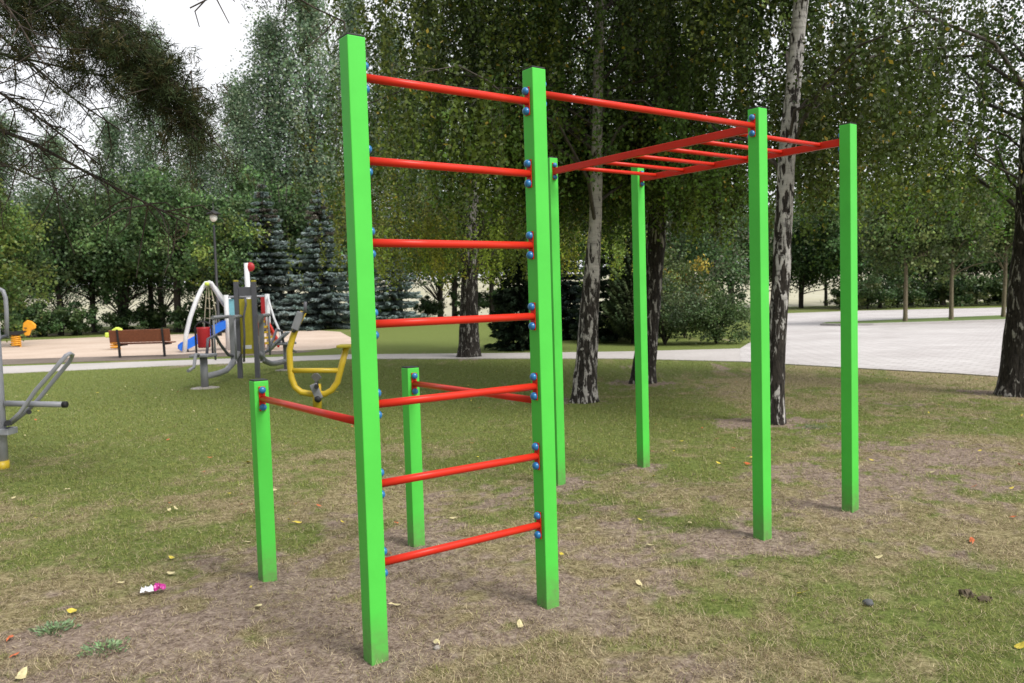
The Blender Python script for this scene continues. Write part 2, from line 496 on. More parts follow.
def noisy(name, stops, scale, rough=.9, bump=.4, detail=7.0):
    m, nt, b, out = newmat(name)
    tc = N(nt, 'ShaderNodeTexCoord')
    n = N(nt, 'ShaderNodeTexNoise', Scale=scale, Detail=detail, Roughness=.7); nt.links.new(tc.outputs['Object'], n.inputs['Vector'])
    n2 = N(nt, 'ShaderNodeTexNoise', Scale=scale * .06, Detail=4.0); nt.links.new(tc.outputs['Object'], n2.inputs['Vector'])
    av = N(nt, 'ShaderNodeMix', data_type='FLOAT'); av.inputs[0].default_value = .45
    nt.links.new(n.outputs['Fac'], av.inputs[2]); nt.links.new(n2.outputs['Fac'], av.inputs[3])
    r = ramp(nt, stops); nt.links.new(av.outputs[0], r.inputs['Fac']); nt.links.new(r.outputs[0], b.inputs['Base Color'])
    b.inputs['Roughness'].default_value = rough; b.inputs['Specular IOR Level'].default_value = .15
    bp = N(nt, 'ShaderNodeBump', Strength=bump, Distance=.02); nt.links.new(n.outputs['Fac'], bp.inputs['Height']); nt.links.new(bp.outputs[0], b.inputs['Normal'])
    return m


def pavers():
    m, nt, b, out = newmat('concrete_pavers')
    tc = N(nt, 'ShaderNodeTexCoord')
    mp = N(nt, 'ShaderNodeMapping'); mp.inputs['Rotation'].default_value = (0, 0, .9); nt.links.new(tc.outputs['Object'], mp.inputs[0])
    br = N(nt, 'ShaderNodeTexBrick', Scale=1.0); br.inputs['Brick Width'].default_value = .4; br.inputs['Row Height'].default_value = .2
    br.inputs['Mortar Size'].default_value = .012
    br.inputs['Color1'].default_value = (.52, .495, .49, 1); br.inputs['Color2'].default_value = (.59, .565, .56, 1); br.inputs['Mortar'].default_value = (.33, .31, .29, 1)
    nt.links.new(mp.outputs[0], br.inputs['Vector'])
    n = N(nt, 'ShaderNodeTexNoise', Scale=.5, Detail=6.0, Roughness=.6); nt.links.new(tc.outputs['Object'], n.inputs['Vector'])
    r = ramp(nt, [(.35, (.82, .8, .8)), (.65, (1, 1, 1))]); nt.links.new(n.outputs['Fac'], r.inputs['Fac'])
    mx = N(nt, 'ShaderNodeMix', data_type='RGBA', blend_type='MULTIPLY'); mx.inputs[0].default_value = 1
    nt.links.new(br.outputs['Color'], mx.inputs[6]); nt.links.new(r.outputs[0], mx.inputs[7])
    nt.links.new(mx.outputs[2], b.inputs['Base Color']); b.inputs['Roughness'].default_value = .85
    bp = N(nt, 'ShaderNodeBump', Strength=.4, Distance=.01); nt.links.new(br.outputs['Fac'], bp.inputs['Height']); bp.invert = True; nt.links.new(bp.outputs[0], b.inputs['Normal'])
    return m


M['pavers'] = pavers()
M['sand'] = noisy('playground_sand', [(.3, (.42, .32, .25)), (.5, (.56, .445, .36)), (.7, (.64, .54, .45))], 9)
M['dirt'] = noisy('bare_dirt', [(.3, (.12, .095, .08)), (.55, (.2, .165, .14)), (.75, (.27, .23, .2))], 14)
M['field'] = noisy('stubble_field', [(.3, (.3, .29, .18)), (.5, (.42, .4, .29)), (.7, (.5, .48, .39))], 1.2)
M['pathm'] = noisy('path_paving', [(.3, (.38, .35, .335)), (.5, (.47, .44, .425)), (.7, (.55, .52, .505))], 9, bump=.15)
M['turf'] = noisy('island_turf', [(.3, (.09, .14, .04)), (.55, (.14, .2, .06)), (.75, (.2, .25, .09))], 20)

# sand, dirt strip, path, parking lot (each sheet a few millimetres above the one below)
sheet('sand', [(-40, 27), (-24, 24.4), (-14.6, 24.0), (-10.1, 24.0), (-7.2, 24.3), (-5.6, 25.2), (-5.0, 28), (-6.5, 33), (-8, 38.5), (-9.5, 41), (-14, 41.8), (-20, 41), (-24, 38.8), (-40, 37)], .005, M['sand'])
sheet('dirt_strip', [(-40, 22.3), (-13.4, 22.2), (-9.2, 22.7), (-6.4, 23.3), (-5.7, 24.2), (-6.6, 24.9), (-10, 24.5), (-14.6, 24.5), (-24, 25.2), (-40, 27.8)], .009, M['dirt'])
near = [(x, float(lawn_limit(x)) + 0.0) for x in (-40, -13.4, -11.84, -8.53, -4.06, -.29, 2.37, 4.58)]
far = [(5.58, 20.16), (2.66, 20.32), (-.32, 21.0), (-4.4, 22.2), (-9.29, 21.75), (-13.39, 21.4), (-40, 18)]
sheet('path', near + far, .013, M['pathm'])
lot = [(4.58, 16.57), (6.23, 14.35), (7.16, 13.16), (7.65, 12.3), (9.2, 9), (14, 2), (60, 2), (60, 43.2), (27.4, 45.7), (19.98, 47.4), (15.2, 46.5), (13.2, 42), (11.0, 33), (8.2, 26), (6.4, 22.2), (5.58, 20.16)]
sheet('parking_lot', lot, .017, M['pavers'])
# far grass verge and field rising behind the trees
me = bpy.data.meshes.new('field')
xs = np.linspace(-420, 420, 29); ys = np.array([62, 70, 85, 110, 150, 200, 300, 410]); hz = np.array([-.03, .25, 1.0, 2.4, 4.2, 6.0, 8.5, 10])
vs = [(x, y, h + (.5 * math.sin(x * .03) * (h > .3))) for y, h in zip(ys, hz) for x in xs]
me.from_pydata(vs, [], [(j * 29 + i, j * 29 + i + 1, (j + 1) * 29 + i + 1, (j + 1) * 29 + i) for j in range(7) for i in range(28)]); me.update()
tag(link_mesh('field_hill', me, M['field']), kind='structure')

# traffic island with a real kerb
isl = [(11.5, 30.75), (12.0, 31.6), (20.1, 33.45), (34, 36.6), (34.5, 33.6), (17.9, 29.75), (13.0, 29.6), (12.0, 29.95)]
isl_c = np.mean(isl, axis=0)
mb = MB(); mb.prism([(x, y, .05) for x, y in isl], (0, 0, .1))
tag(mb.build('kerb', M['kerb'], bevel=.015), 'low pale concrete kerb around the grass island in the parking lot', 'kerb')
ins = []
for k in range(len(isl)):
    a, b, c = (np.array(isl[(k + q) % len(isl)]) for q in (-1, 0, 1))
    t1, t2 = (b - a) / np.linalg.norm(b - a), (c - b) / np.linalg.norm(c - b); nn = np.array([t1[1] + t2[1], -t1[0] - t2[0]]); nn /= np.linalg.norm(nn)
    if np.dot(nn, isl_c - b) < 0: nn = -nn
    ins.append(tuple(b + nn * .07))
sheet('island_turf', ins, .106, M['turf'])

# ------------------------------------------------------------------ grass
def grass():
    n = 1000000
    y = 2.7 * (22 / 2.7) ** rng.random(n)
    x = (rng.random(n) * 2 - 1) * (.72 * y + .7)
    ok = (y < lawn_limit(x) + .03 + rng.normal(size=n) * .05)
    for p in POSTS.values(): ok &= ~((np.abs((x - p[0]) * U[0] + (y - p[1]) * U[1]) < .045) & (np.abs((x - p[0]) * V[0] + (y - p[1]) * V[1]) < .045))
    bare = bare_mask(x, y); lush = green_mask(x, y)
    clump = fbm(x, y, 9, 2)
    keep = rng.random(n) < np.clip(1.05 - bare * .75, .25, 1) * np.clip(.1 + clump * 1.7, .15, 1)
    hole = fbm(x + 5, y + 31, 8, 3)
    keep &= ~((hole < .33) & (rng.random(n) < .85))
    s = ok & keep
    x, y, bare, lush = x[s], y[s], bare[s], lush[s]; n = len(x)
    isg = rng.random(n) < np.clip(lush * .82 + np.clip((y - 5) / 10, 0, .2) - bare * .5 - .04, .05, .85)
    az = rng.random(n) * 2 * math.pi
    tilt = np.where(isg, rng.uniform(.45, 1.25, n), rng.uniform(1.0, 1.5, n))
    far = np.clip(y / 4, 1, 5) ** .55
    L = np.where(isg, rng.uniform(.012, .036, n), rng.uniform(.012, .048, n) * (1 + .9 * (rng.random(n) < .06))) * np.clip(far, 1, 1.25)
    w = rng.uniform(.0012, .003, n) * np.clip(y / 4.5, .9, 2.6)
    d = np.stack([np.sin(tilt) * np.cos(az), np.sin(tilt) * np.sin(az), np.cos(tilt)], -1)
    side = np.stack([-np.sin(az), np.cos(az), np.zeros(n)], -1)
    b = np.stack([x, y, bump_z(x, y) + .001 + rng.random(n) * .006], -1)
    Vv = np.stack([b - side * w[:, None] / 2, b + side * w[:, None] / 2, b + d * L[:, None]], 1)
    t = rng.random((n, 1)); k = 1 + (rng.random((n, 1)) - .5) * np.clip(4.5 / y, .25, 1)[:, None] * 1.0
    g = (np.array([.12, .155, .03]) * (1 - t) + np.array([.34, .355, .115]) * t) * k
    dr = (np.array([.27, .21, .125]) * (1 - t) + np.array([.56, .475, .31]) * t) * k
    br = np.array([.12, .075, .045]) * k
    col = np.where(isg[:, None], g, np.where(rng.random((n, 1)) < .2, br, dr))
    tag(link_mesh('grass', quads_mesh('grass', Vv, col, 3), M['grass']), 'short patchy lawn of green and straw coloured blades', 'grass', kind='stuff')


grass()

# ------------------------------------------------------------------ the climbing frame
frame = empty('climbing_frame', A0, 'outdoor climbing frame of green square posts with red ladder rungs, monkey bars and dip bars', 'climbing frame')


def lbuild(mb, name, mat, parent, bevel=0.0):
    return mb.build(name, mat, parent, bevel)


post_obj = {}
for k, p in POSTS.items():
    h = PHL if k in 'GH' else PH
    o = MB().box(p + Z * (h / 2 - .06), U, V, Z, PW, PW, h + .12).build('post', M['green'], frame, .004)
    post_obj[k] = o
    MB().box(p + Z * (h + .0035), U, V, Z, PW - .003, PW - .003, .007).build('post_cap', M['black'], o, .002)

_capmesh = {}


def fixing(c, nrm, parent, across=.034, rail=False):
    """red flange plate with two blue domed bolt caps; c lies on the post face, nrm points out of the post"""
    nrm = unit(nrm); side = np.cross(Z, nrm)
    MB().box(c + nrm * .0035, side, Z, nrm, across, .128, .005).build('flange', M['red'], parent, .0015)
    for s in (-1, 1):
        q = c + Z * s * .045 + nrm * .0062
        mb = MB().lathe(q, nrm, [(0, .018), (.006, .0186), (.013, .017), (.018, .0125), (.0208, .0065), (.0215, .001)], 16)
        mb.build('bolt_cap', M['blue_cap'], parent)


def tube_part(name, a, b, r, n1, n2, parent=frame):
    a = np.asarray(a); b = np.asarray(b); d = unit(b - a)
    o = MB().tube([a + d * .006, a + (b - a) * .33, a + (b - a) * .67, b - d * .006], r, 20).build(name, M['red'], parent)
    fixing(a, d, o); fixing(b, -d, o)
    return o


h2 = PW / 2 + .0005
for z in (2.353, 2.026, 1.699, 1.372, 1.046, .719, .392):
    tube_part('rung', POSTS['A'] + U * h2 + Z * z, POSTS['B'] - U * h2 + Z * z, .0168, U, -U)
tube_part('pull_up_bar', POSTS['B'] + U * h2 + Z * 2.396, POSTS['C'] - U * h2 + Z * 2.402, .0168, U, -U)
tube_part('dip_bar', POSTS['A'] + V * h2 + Z * .972, POSTS['G'] - V * h2 + Z * .972, .0168, V, -V)
tube_part('dip_bar', POSTS['B'] + V * h2 + Z * .972, POSTS['H'] - V * h2 + Z * .972, .0168, V, -V)
for a, b in (('C', 'E'), ('D', 'F')):
    p, q = POSTS[a] + V * h2 + Z * 2.398, POSTS[b] - V * h2 + Z * 2.398
    o = MB().bar(p + V * .006, q - V * .006, .03, .046).build('rail', M['red'], frame, .003)
    fixing(p, V, o); fixing(q, -V, o)
for s in (.2, .495, .788, 1.083, 1.387, 1.675):
    MB().tube([POSTS['C'] + V * s + U * .0152 + Z * 2.404, POSTS['C'] + V * s + U * .46 + Z * 2.404, POSTS['D'] + V * s - U * .0152 + Z * 2.404], .0145, 16).build('overhead_rung', M['red'], frame)

# ------------------------------------------------------------------ foliage generators
def shade(base, n, var=.3, r=None):
    r = r or rng
    return np.asarray(base)[None, :] * (1 + var * (r.random((n, 1)) * 2 - 1)) * (1 + .12 * (r.random((n, 3)) * 2 - 1))


def rough_trunk(mb, path, radii, n=18, flare=.35, rough=.05, r=None):
    """trunk with uneven radius and root flare; path in world coordinates"""
    r = r or rng
    path = np.asarray(path, float)
    d = np.r_[0, np.cumsum(np.linalg.norm(np.diff(path, axis=0), axis=1))]
    m = max(8, int(d[-1] / .14)); s = np.linspace(0, d[-1], m)
    pts = np.stack([np.interp(s, d, path[:, i]) for i in range(3)], -1)
    # smooth the kinks
    for _ in range(4): pts[1:-1] = (pts[:-2] + pts[1:-1] * 2 + pts[2:]) / 4
    rad = np.interp(s, d, radii)
    lobes = r.random(5) * 6.28
    vs = []; ang = np.arange(n) * 2 * math.pi / n
    for i in range(m):
        fl = flare * math.exp(-s[i] / .22)
        rr = rad[i] * (1 + fl * (1 + .5 * np.cos(5 * ang + lobes[0])) + rough * (vnoise(ang * 2.2 + 5, s[i] * 5 + lobes[1] + 0 * ang) - .5) * 2)
        vs.extend(np.stack([pts[i, 0] + rr * np.cos(ang), pts[i, 1] + rr * np.sin(ang), pts[i, 2] + 0 * ang], -1))
    fs = [(i * n + k, i * n + (k + 1) % n, (i + 1) * n + (k + 1) % n, (i + 1) * n + k) for i in range(m - 1) for k in range(n)]
    mb._add(vs, fs, True)


def arc(a, b, sag, m=6):
    a = np.asarray(a, float); b = np.asarray(b, float); t = np.linspace(0, 1, m)[:, None]
    p = a + (b - a) * t; p[:, 2] += (sag * 4 * t * (1 - t))[:, 0]
    return p


def birch(base, px_path, Y, r0, H, R, zmin, nclump, strands, per, label, col, leaf=.052, seed=1, dens_low=.7, shift=(0, 0), barkm='birch_dark', prof=None, clear=0.0, cprob=.8):
    r = np.random.default_rng(seed)
    root = empty('birch_tree', base, label, 'tree', 'birch trees around the lawn')
    path = [P(a, b, Y) for a, b in px_path]; path[0] = np.array([base[0], base[1], -.06])
    path = np.array(path); path[:, 1] = base[1]
    topdir = unit(path[-1] - path[-2]); top = path[-1].copy()
    while top[2] < H * .97:
        top = top + topdir * .8 * np.array([.6, 0, 1]) + np.array([r.normal() * .06, r.normal() * .08, 0]); path = np.vstack([path, top])
    pr_ = prof or (1.0, .93, .8, .55)
    rad = np.interp(path[:, 2], [0, 1.2, 2.4, max(5, H * .5), H], [r0 * q for q in pr_] + [.02])
    tb = MB(); lb = MB(); rough_trunk(tb, path, rad, 22, .3, .07, r)
    C = []; colr = []; D = []
    twig = []
    for i in range(nclump):
        az = r.random() * 2 * math.pi
        rr = R * math.sqrt(r.random() * .96 + .04)
        dome = zmin + 1.2 + (H - zmin - 1.2) * math.sqrt(max(0, 1 - (rr / (R * 1.05)) ** 2))
        lo = zmin + .9
        z = lo + (dome - lo) * (r.random() ** (1.0 if r.random() > dens_low else 2.4))
        c = np.array([base[0] + shift[0] + rr * math.cos(az), base[1] + shift[1] + rr * math.sin(az), z])
        if vnoise(az * 2.2 + seed, z * .9 + rr * .7) < .37: continue
        zt = max(1.9, min(z - .35 * rr + .3 * r.normal(), H * .93))
        at = np.array([np.interp(zt, path[:, 2], path[:, 0]), base[1], zt])
        lim = arc(at, c, .25 + .1 * rr, 7)
        lim[1:-1] += r.normal(size=(5, 3)) * .11
        if i % 2 == 0: lb.tube(lim, np.linspace(.006 + .006 * rr, .003, 7), 6, cap=False)
        cc = shade(col[r.integers(len(col))], 1, .62, r)[0]
        ns = max(2, int(strands * 1.12 * r.uniform(.5, 1.6)))
        for s in range(ns):
            t = r.uniform(.35, 1.0)
            p0 = np.array([np.interp(t, np.linspace(0, 1, 7), lim[:, k]) for k in range(3)])
            off = r.normal(size=3) * np.array([.23, .23, .16])
            p1 = p0 + off
            Ls = r.uniform(.5, 2.1)
            zend = max(p1[2] - Ls, zmin + r.normal() * .25)
            Ls = max(.25, p1[2] - zend)
            m = max(5, int(per * Ls))
            tt = r.random(m)
            drift = r.normal(size=2) * .1
            q = np.stack([p1[0] + drift[0] * tt, p1[1] + drift[1] * tt, p1[2] - Ls * tt], -1) + r.normal(size=(m, 3)) * .038
            C.append(q); colr.append(np.tile(cc * r.uniform(.75, 1.3), (m, 1)))
            if s % 3 == 0 and i % 2 == 0:
                twig.append((p0, p1, np.array([p1[0] + drift[0], p1[1] + drift[1], p1[2] - Ls])))
    for a, b_, c_ in twig: lb.tube([a, b_, c_], [.004, .003, .0015], 3, cap=False)
    C = np.vstack(C); colr = np.vstack(colr)
    if clear:   # few twigs hang right against the front of the trunk
        tx = np.interp(C[:, 2], path[:, 2], path[:, 0]); fx = C[:, 0] - tx - (C[:, 1] - base[1]) * (base[0] / base[1])
        kk = ~((np.abs(fx) < clear) & (C[:, 1] < base[1]) & (C[:, 2] < 5.2) & (r.random(len(C)) < cprob)); C = C[kk]; colr = colr[kk]
    n = len(C); low = np.clip((4.3 - C[:, 2:3]) / 1.8, 0, 1); colr = colr * (.86 + low * np.array([[.44, .38, .05]])); colr = colr * (1 + .45 * (r.random((n, 1)) * 2 - 1)); yl = r.random(n) < .014
    colr[yl] = np.array([.26, .2, .03])
    Q = leaf_quads(C, leaf * r.uniform(.55, 1.25, n), leaf * .72 * r.uniform(.7, 1.2, n), np.array([[0, 0, -.5]]), 1, r) - np.asarray(base)[None, None, :]
    tb.build('trunk', M[barkm], root); lb.build('branches', M['limb'], root)
    link_mesh('crown', quads_mesh('crown', Q, colr), M['leaf'], root)
    return n


dk = [(.05, .09, .02), (.085, .125, .034), (.06, .092, .022)]
ol = [(.08, .11, .02), (.12, .14, .03), (.065, .1, .025)]
tot = 0
tot += birch(BIRCH_AT[0], [(469, 357), (469, 300), (471, 230), (472, 150), (473, 60)], BIRCH_AT[0][1], .25, 13.5, 4.4, 2.0, 150, 20, 44, 'thick dark birch standing beside the paved path, farthest back of the birches', ol, .07, 21, prof=(1, .9, .72, .5), shift=(.5, 0), clear=.3, cprob=.7)
tot += birch(BIRCH_AT[1], [(583, 402), (587, 350), (590, 300), (595, 235), (597, 150), (598, 80), (600, 0)], BIRCH_AT[1][1], .16, 10.5, 3.5, 2.75, 135, 21, 60, 'leaning birch with smooth pale bark above dark furrows, behind the second tall green post', dk + ol[:1], .06, 22, barkm='birch_pale', prof=(1, .85, .5, .4), clear=.2, cprob=.6)
tot += birch(BIRCH_AT[2], [(642, 383), (651, 300), (658, 220), (662, 120), (668, 20)], BIRCH_AT[2][1], .18, 11.5, 3.8, 2.5, 132, 21, 56, 'dark leaning birch just right of the thin far green post', dk, .064, 23, prof=(1, .9, .82, .6), clear=.2)
tot += birch(BIRCH_AT[3], [(774, 423), (776, 350), (781, 280), (783.5, 228), (786, 160), (794, 80), (799, 20), (801, 0)], BIRCH_AT[3][1], .098, 9.5, 2.5, 2.6, 74, 19, 58, 'slender birch with black and white patched trunk between the two nearest right posts', dk, .055, 24, shift=(.1, .3), barkm='birch_white', prof=(1, 1, .95, .7), clear=.13, cprob=.4)
tot += birch(BIRCH_AT[4], [(1018, 395), (1022, 350), (1026, 300), (1031, 220), (1036, 100)], BIRCH_AT[4][1], .235, 10.5, 3.6, 2.45, 80, 17, 58, 'broad black trunked birch at the right edge beside the parking lot', [(.045, .085, .02), (.06, .1, .025), (.08, .11, .028)], .055, 25, shift=(-.8, .2), prof=(1, .9, .75, .5), clear=.34, cprob=.75)
print('birch leaves', tot)


def crown_cloud(r, c, rad, nclump, per, leafsize, cols, flat=.75, hollow=.5, drop=None):
    """leaf clumps through an uneven ellipsoid"""
    C = []; K = []
    for i in range(nclump):
        d = rand_unit(1, r)[0]; k = (hollow + (1 - hollow) * r.random()) * r.uniform(.8, 1.12)
        cc = np.asarray(c) + d * np.asarray(rad) * k
        cs = np.array([1, 1, flat]) * min(rad) * r.uniform(.13, .26)
        m = int(per * r.uniform(.6, 1.4))
        q = cc + r.normal(size=(m, 3)) * cs * .75
        base = cols[r.integers(len(cols))]
        C.append(q); K.append(shade(base, m, .35, r) * r.uniform(.55, 1.55))
    C = np.vstack(C); K = np.vstack(K); n = len(C)
    return leaf_quads(C, leafsize * r.uniform(.7, 1.3, n), leafsize * .7 * r.uniform(.7, 1.2, n), np.array([[0, 0, -.25]]), 1, r), K


def leafy_tree(name, loc, H, cb, R, nclump, per, leafsize, cols, label, group, seed, barkm='bark', r0=.12, flat=.75, cat='tree', stems=1, hollow=.45):
    r = np.random.default_rng(seed)
    root = empty(name, loc, label, cat, group)
    tb = MB(); loc = np.asarray(loc, float)
    cz = (H + cb) / 2
    for s in range(stems):
        o = np.array([r.normal() * .3, r.normal() * .3, 0]) if stems > 1 else np.zeros(3)
        path = [loc + o * .6 + Z * -.1, loc + o + np.array([r.normal() * .05, 0, cb]), loc + o * 1.6 + np.array([r.normal() * .15, r.normal() * .1, cz]), loc + o * 2 + np.array([r.normal() * .2, 0, H * .93])]
        rough_trunk(tb, path, [r0, r0 * .85, r0 * .5, .02], 10, .25, .06, r)
        for i in range(9):
            z = r.uniform(cb * .9, H * .75); a = r.random() * 6.28; ln = R * r.uniform(.5, .95)
            st = loc + o * 1.3 + Z * z
            tb.tube(arc(st, st + np.array([math.cos(a) * ln, math.sin(a) * ln, r.uniform(.2, .9)]), .15, 5), np.linspace(r0 * .35, .012, 5), 5, cap=False)
    Q, K = crown_cloud(r, loc + Z * cz, (R, R, (H - cb) / 2), nclump, per, leafsize, cols, flat, hollow)
    tb.build('trunk', M[barkm], root)
    link_mesh('crown', quads_mesh('crown', Q - loc[None, None, :], K), M['leaf'], root)
    return root


def put(root, loc, rz, sc, label=None):
    c = copy_tree(root)
    c.location = [float(v) for v in loc]; c.rotation_euler = (0, 0, rz); c.scale = (sc[0], sc[0], sc[1])
    if label: c['label'] = label
    return c


def X(px, Y):
    return float(P(px, 300, Y)[0])


# row of dark leafy trees behind the sand
DK = [(.03, .056, .022), (.042, .075, .028), (.055, .085, .032)]
MG = [(.055, .1, .035), (.075, .125, .045), (.042, .078, .03)]
YG = [(.085, .13, .03), (.115, .155, .035), (.06, .11, .03)]
gl = 'dark leafy tree in the row behind the sandy playground'
gr = 'leafy trees in the row behind the sandy playground'
pr = [leafy_tree('leafy_tree', (X(60, 45), 45, 0), 8.2, 1.9, 2.6, 95, 120, .2, DK, gl, gr, 31, r0=.14, stems=2),
      leafy_tree('leafy_tree', (X(120, 46), 46, 0), 7.6, 1.7, 2.5, 95, 120, .2, DK + MG, gl, gr, 32, r0=.12, stems=3),
      leafy_tree('leafy_tree', (X(175, 45), 45, 0), 8.8, 2.2, 2.7, 100, 120, .2, MG, gl, gr, 33, r0=.15, stems=2)]
for i, (px, Y, sc) in enumerate([(20, 47, (1, .95)), (92, 49, (1.05, 1.1)), (150, 50, (1.1, 1.15)), (205, 47, (1, 1.0)), (235, 46, (1, .95)), (262, 50, (1.1, 1.1)), (295, 47, (1, 1.05)),
                                 (330, 50, (1, 1.1)), (-20, 46, (1, 1)), (-60, 48, (1, 1)), (362, 53, (1, 1.0)), (452, 56, (1, 1.05)), (490, 55, (1.05, 1.1)), (545, 54, (1, 1.1)), (590, 55, (1, 1.1)), (640, 53, (1, 1.1)), (690, 54, (1, 1.1)), (735, 56, (1, 1.0))]):
    if px > 340:
        put(pr[i % 3], (X(px, Y), Y, 0), i * 1.3, sc, 'leafy tree far behind the lawn in the row beyond the birches')['group'] = 'leafy trees beyond the birches'
    else:
        put(pr[i % 3], (X(px, Y), Y, 0), i * 1.3, sc)
# understorey shrubs along that row
us = leafy_tree('shrub', (X(40, 43.5), 43.5, 0), 1.7, .1, 1.5, 50, 90, .14, DK, 'dark low shrub under the tree row behind the sand', 'shrubs under the tree row', 34, r0=.03, cat='shrub', hollow=.3)
for i, (px, Y, s) in enumerate([(75, 44, 1), (225, 44, 1.1), (262, 44.5, .9), (190, 44, .9), (15, 43, 1.2), (330, 45, 1.1), (300, 45, .9)]):
    put(us, (X(px, Y), Y, 0), i * 2.1, (s, s))

for i, (px, Y, s) in enumerate([(385, 56, 1.2), (428, 57, .9), (470, 56, 1.2), (505, 55, 1.2), (545, 54, 1.3), (120, 45.5, .8), (150, 46, 1.0)]):
    c = put(us, (X(px, Y), Y, 0), i * 1.1, (s, s))
    if px > 340: c['label'] = 'dark shrub far behind the lawn under the trees beyond the birches'; c['group'] = 'shrubs beyond the birches'

# tall airy poplars behind that row
PG = [(.12, .17, .105), (.16, .205, .135), (.09, .135, .08)]


def poplar(loc, H, R, seed, label, dens=1.0):
    r = np.random.default_rng(seed); loc = np.asarray(loc, float)
    root = empty('poplar_tree', loc, label, 'tree', 'tall pale trees behind the playground')
    tb = MB(); rough_trunk(tb, [loc - Z * .1, loc + Z * H * .5 + np.array([r.normal() * .3, 0, 0]), loc + Z * H * .97], [.2, .13, .02], 9, .2, .05, r)
    C = []; K = []
    for i in range(int(210 * dens)):
        z = H * (.16 + .84 * r.random()); f = (z / H)
        rr = 1.45 * R * (1.12 - f) ** .7 * math.sqrt(r.random()) * min(1, 2.5 * (1.02 - f) + .15)
        a = r.random() * 6.28
        c = loc + np.array([rr * math.cos(a), rr * math.sin(a), z])
        tb.tube(arc(loc + Z * max(1, z - rr * 1.3 - .4), c, .1, 4), [.03, .022, .015, .008], 4, cap=False)
        m = int(140 * r.uniform(.5, 1.4))
        q = c + r.normal(size=(m, 3)) * np.array([.42, .42, .62]) * r.uniform(.7, 1.2)
        C.append(q); K.append(shade(PG[r.integers(3)], m, .3, r) * r.uniform(.75, 1.3))
    C = np.vstack(C); K = np.vstack(K); n = len(C)
    Q = leaf_quads(C, .15 * r.uniform(.7, 1.3, n), .11 * r.uniform(.7, 1.3, n), np.array([[0, 0, -.3]]), 1, r) - loc[None, None, :]
    tb.build('trunk', M['bark'], root); link_mesh('crown', quads_mesh('crown', Q, K), M['leaf'], root)
    return root


pl = 'tall airy pale green tree rising behind the playground tree row'
p1 = poplar((X(162, 56), 56, 0), 19.5, 2.6, 41, pl)
p2 = poplar((X(245, 55), 55, 0), 15.5, 2.5, 42, pl, .8)
for i, (px, Y, s, sv) in enumerate([(280, 57, 1.35, 1.05), (318, 56, 1.5, 1.2), (205, 58, .9, .72), (120, 57, 1, .75), (362, 58, 1, 1.15), (400, 57, 1.05, 1.05), (440, 60, 1, 1.1), (60, 58, 1.1, .7), (10, 57, 1.1, .75)]):
    put((p1, p2)[i % 2], (X(px, Y), Y, 0), i * 1.7, (s, sv * (1 if i % 2 == 0 else 1.2)))

leafy_tree('leafy_tree', (X(-8, 33), 33, 0), 6.6, .3, 1.9, 110, 120, .15, YG, 'yellowish green bushy tree at the far left edge behind the spring rider', None, 45, r0=.1)
leafy_tree('leafy_tree', (X(225, 42), 42, 0), 6.2, 1.5, 1.9, 70, 100, .17, YG + MG, 'bright green leafy tree behind the street lamp', None, 46, r0=.1)

# conifers
def spruce(name, loc, H, R, seed, cols, label, whorls=26, nb=11, cat='tree', group=None, lean=.25, nl=.13, wide=.035, browntop=0.0, dens=1.0, pw=.85):
    r = np.random.default_rng(seed); loc = np.asarray(loc, float)
    root = empty(name, loc, label, cat, group)
    tb = MB(); tb.tube([loc - Z * .1, loc + Z * H * .5, loc + Z * H], [.035 * H / 2, .02 * H / 2, .006], 8, cap=False)
    C = []; A = []; K = []
    for w in range(whorls):
        f = (w + r.random() * .6) / whorls; z = H * (.03 + .95 * f)
        Lb = R * (1 - f) ** pw * r.uniform(.8, 1.12) + .06
        for b in range(nb):
            a = 2 * math.pi * (b + r.random()) / nb; ln = Lb * r.uniform(.65, 1.12)
            m = max(8, int(ln * 150 * dens)); t = np.sqrt(r.random(m))
            droop = -lean * ln * t ** 1.5 + .18 * ln * t ** 4
            lat = (r.random(m) - .5) * .5 * ln * (1.1 - t) * .9
            q = np.stack([math.cos(a) * ln * t - math.sin(a) * lat, math.sin(a) * ln * t + math.cos(a) * lat, z + droop - .12 * np.abs(lat) + r.normal(size=m) * .025], -1)
            C.append(q + loc); ax = np.array([math.cos(a), math.sin(a), -.1]); A.append(np.tile(ax, (m, 1)) + np.stack([-math.sin(a) * lat * 3, math.cos(a) * lat * 3, 0 * lat], -1))
            base = np.asarray(cols[r.integers(len(cols))])
            if browntop and f > .62 and r.random() < browntop: base = np.array([.13, .12, .1])
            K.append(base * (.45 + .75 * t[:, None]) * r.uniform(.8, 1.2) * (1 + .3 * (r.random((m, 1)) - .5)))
            tb.tube([loc + Z * z, loc + np.array([math.cos(a) * ln * .9, math.sin(a) * ln * .9, z - lean * ln * .75])], [.018, .006], 3, cap=False)
    C = np.vstack(C); A = np.vstack(A); K = np.vstack(K); n = len(C)
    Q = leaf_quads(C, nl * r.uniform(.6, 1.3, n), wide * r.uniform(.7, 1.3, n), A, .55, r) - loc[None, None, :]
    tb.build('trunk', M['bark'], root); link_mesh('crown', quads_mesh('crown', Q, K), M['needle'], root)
    return root


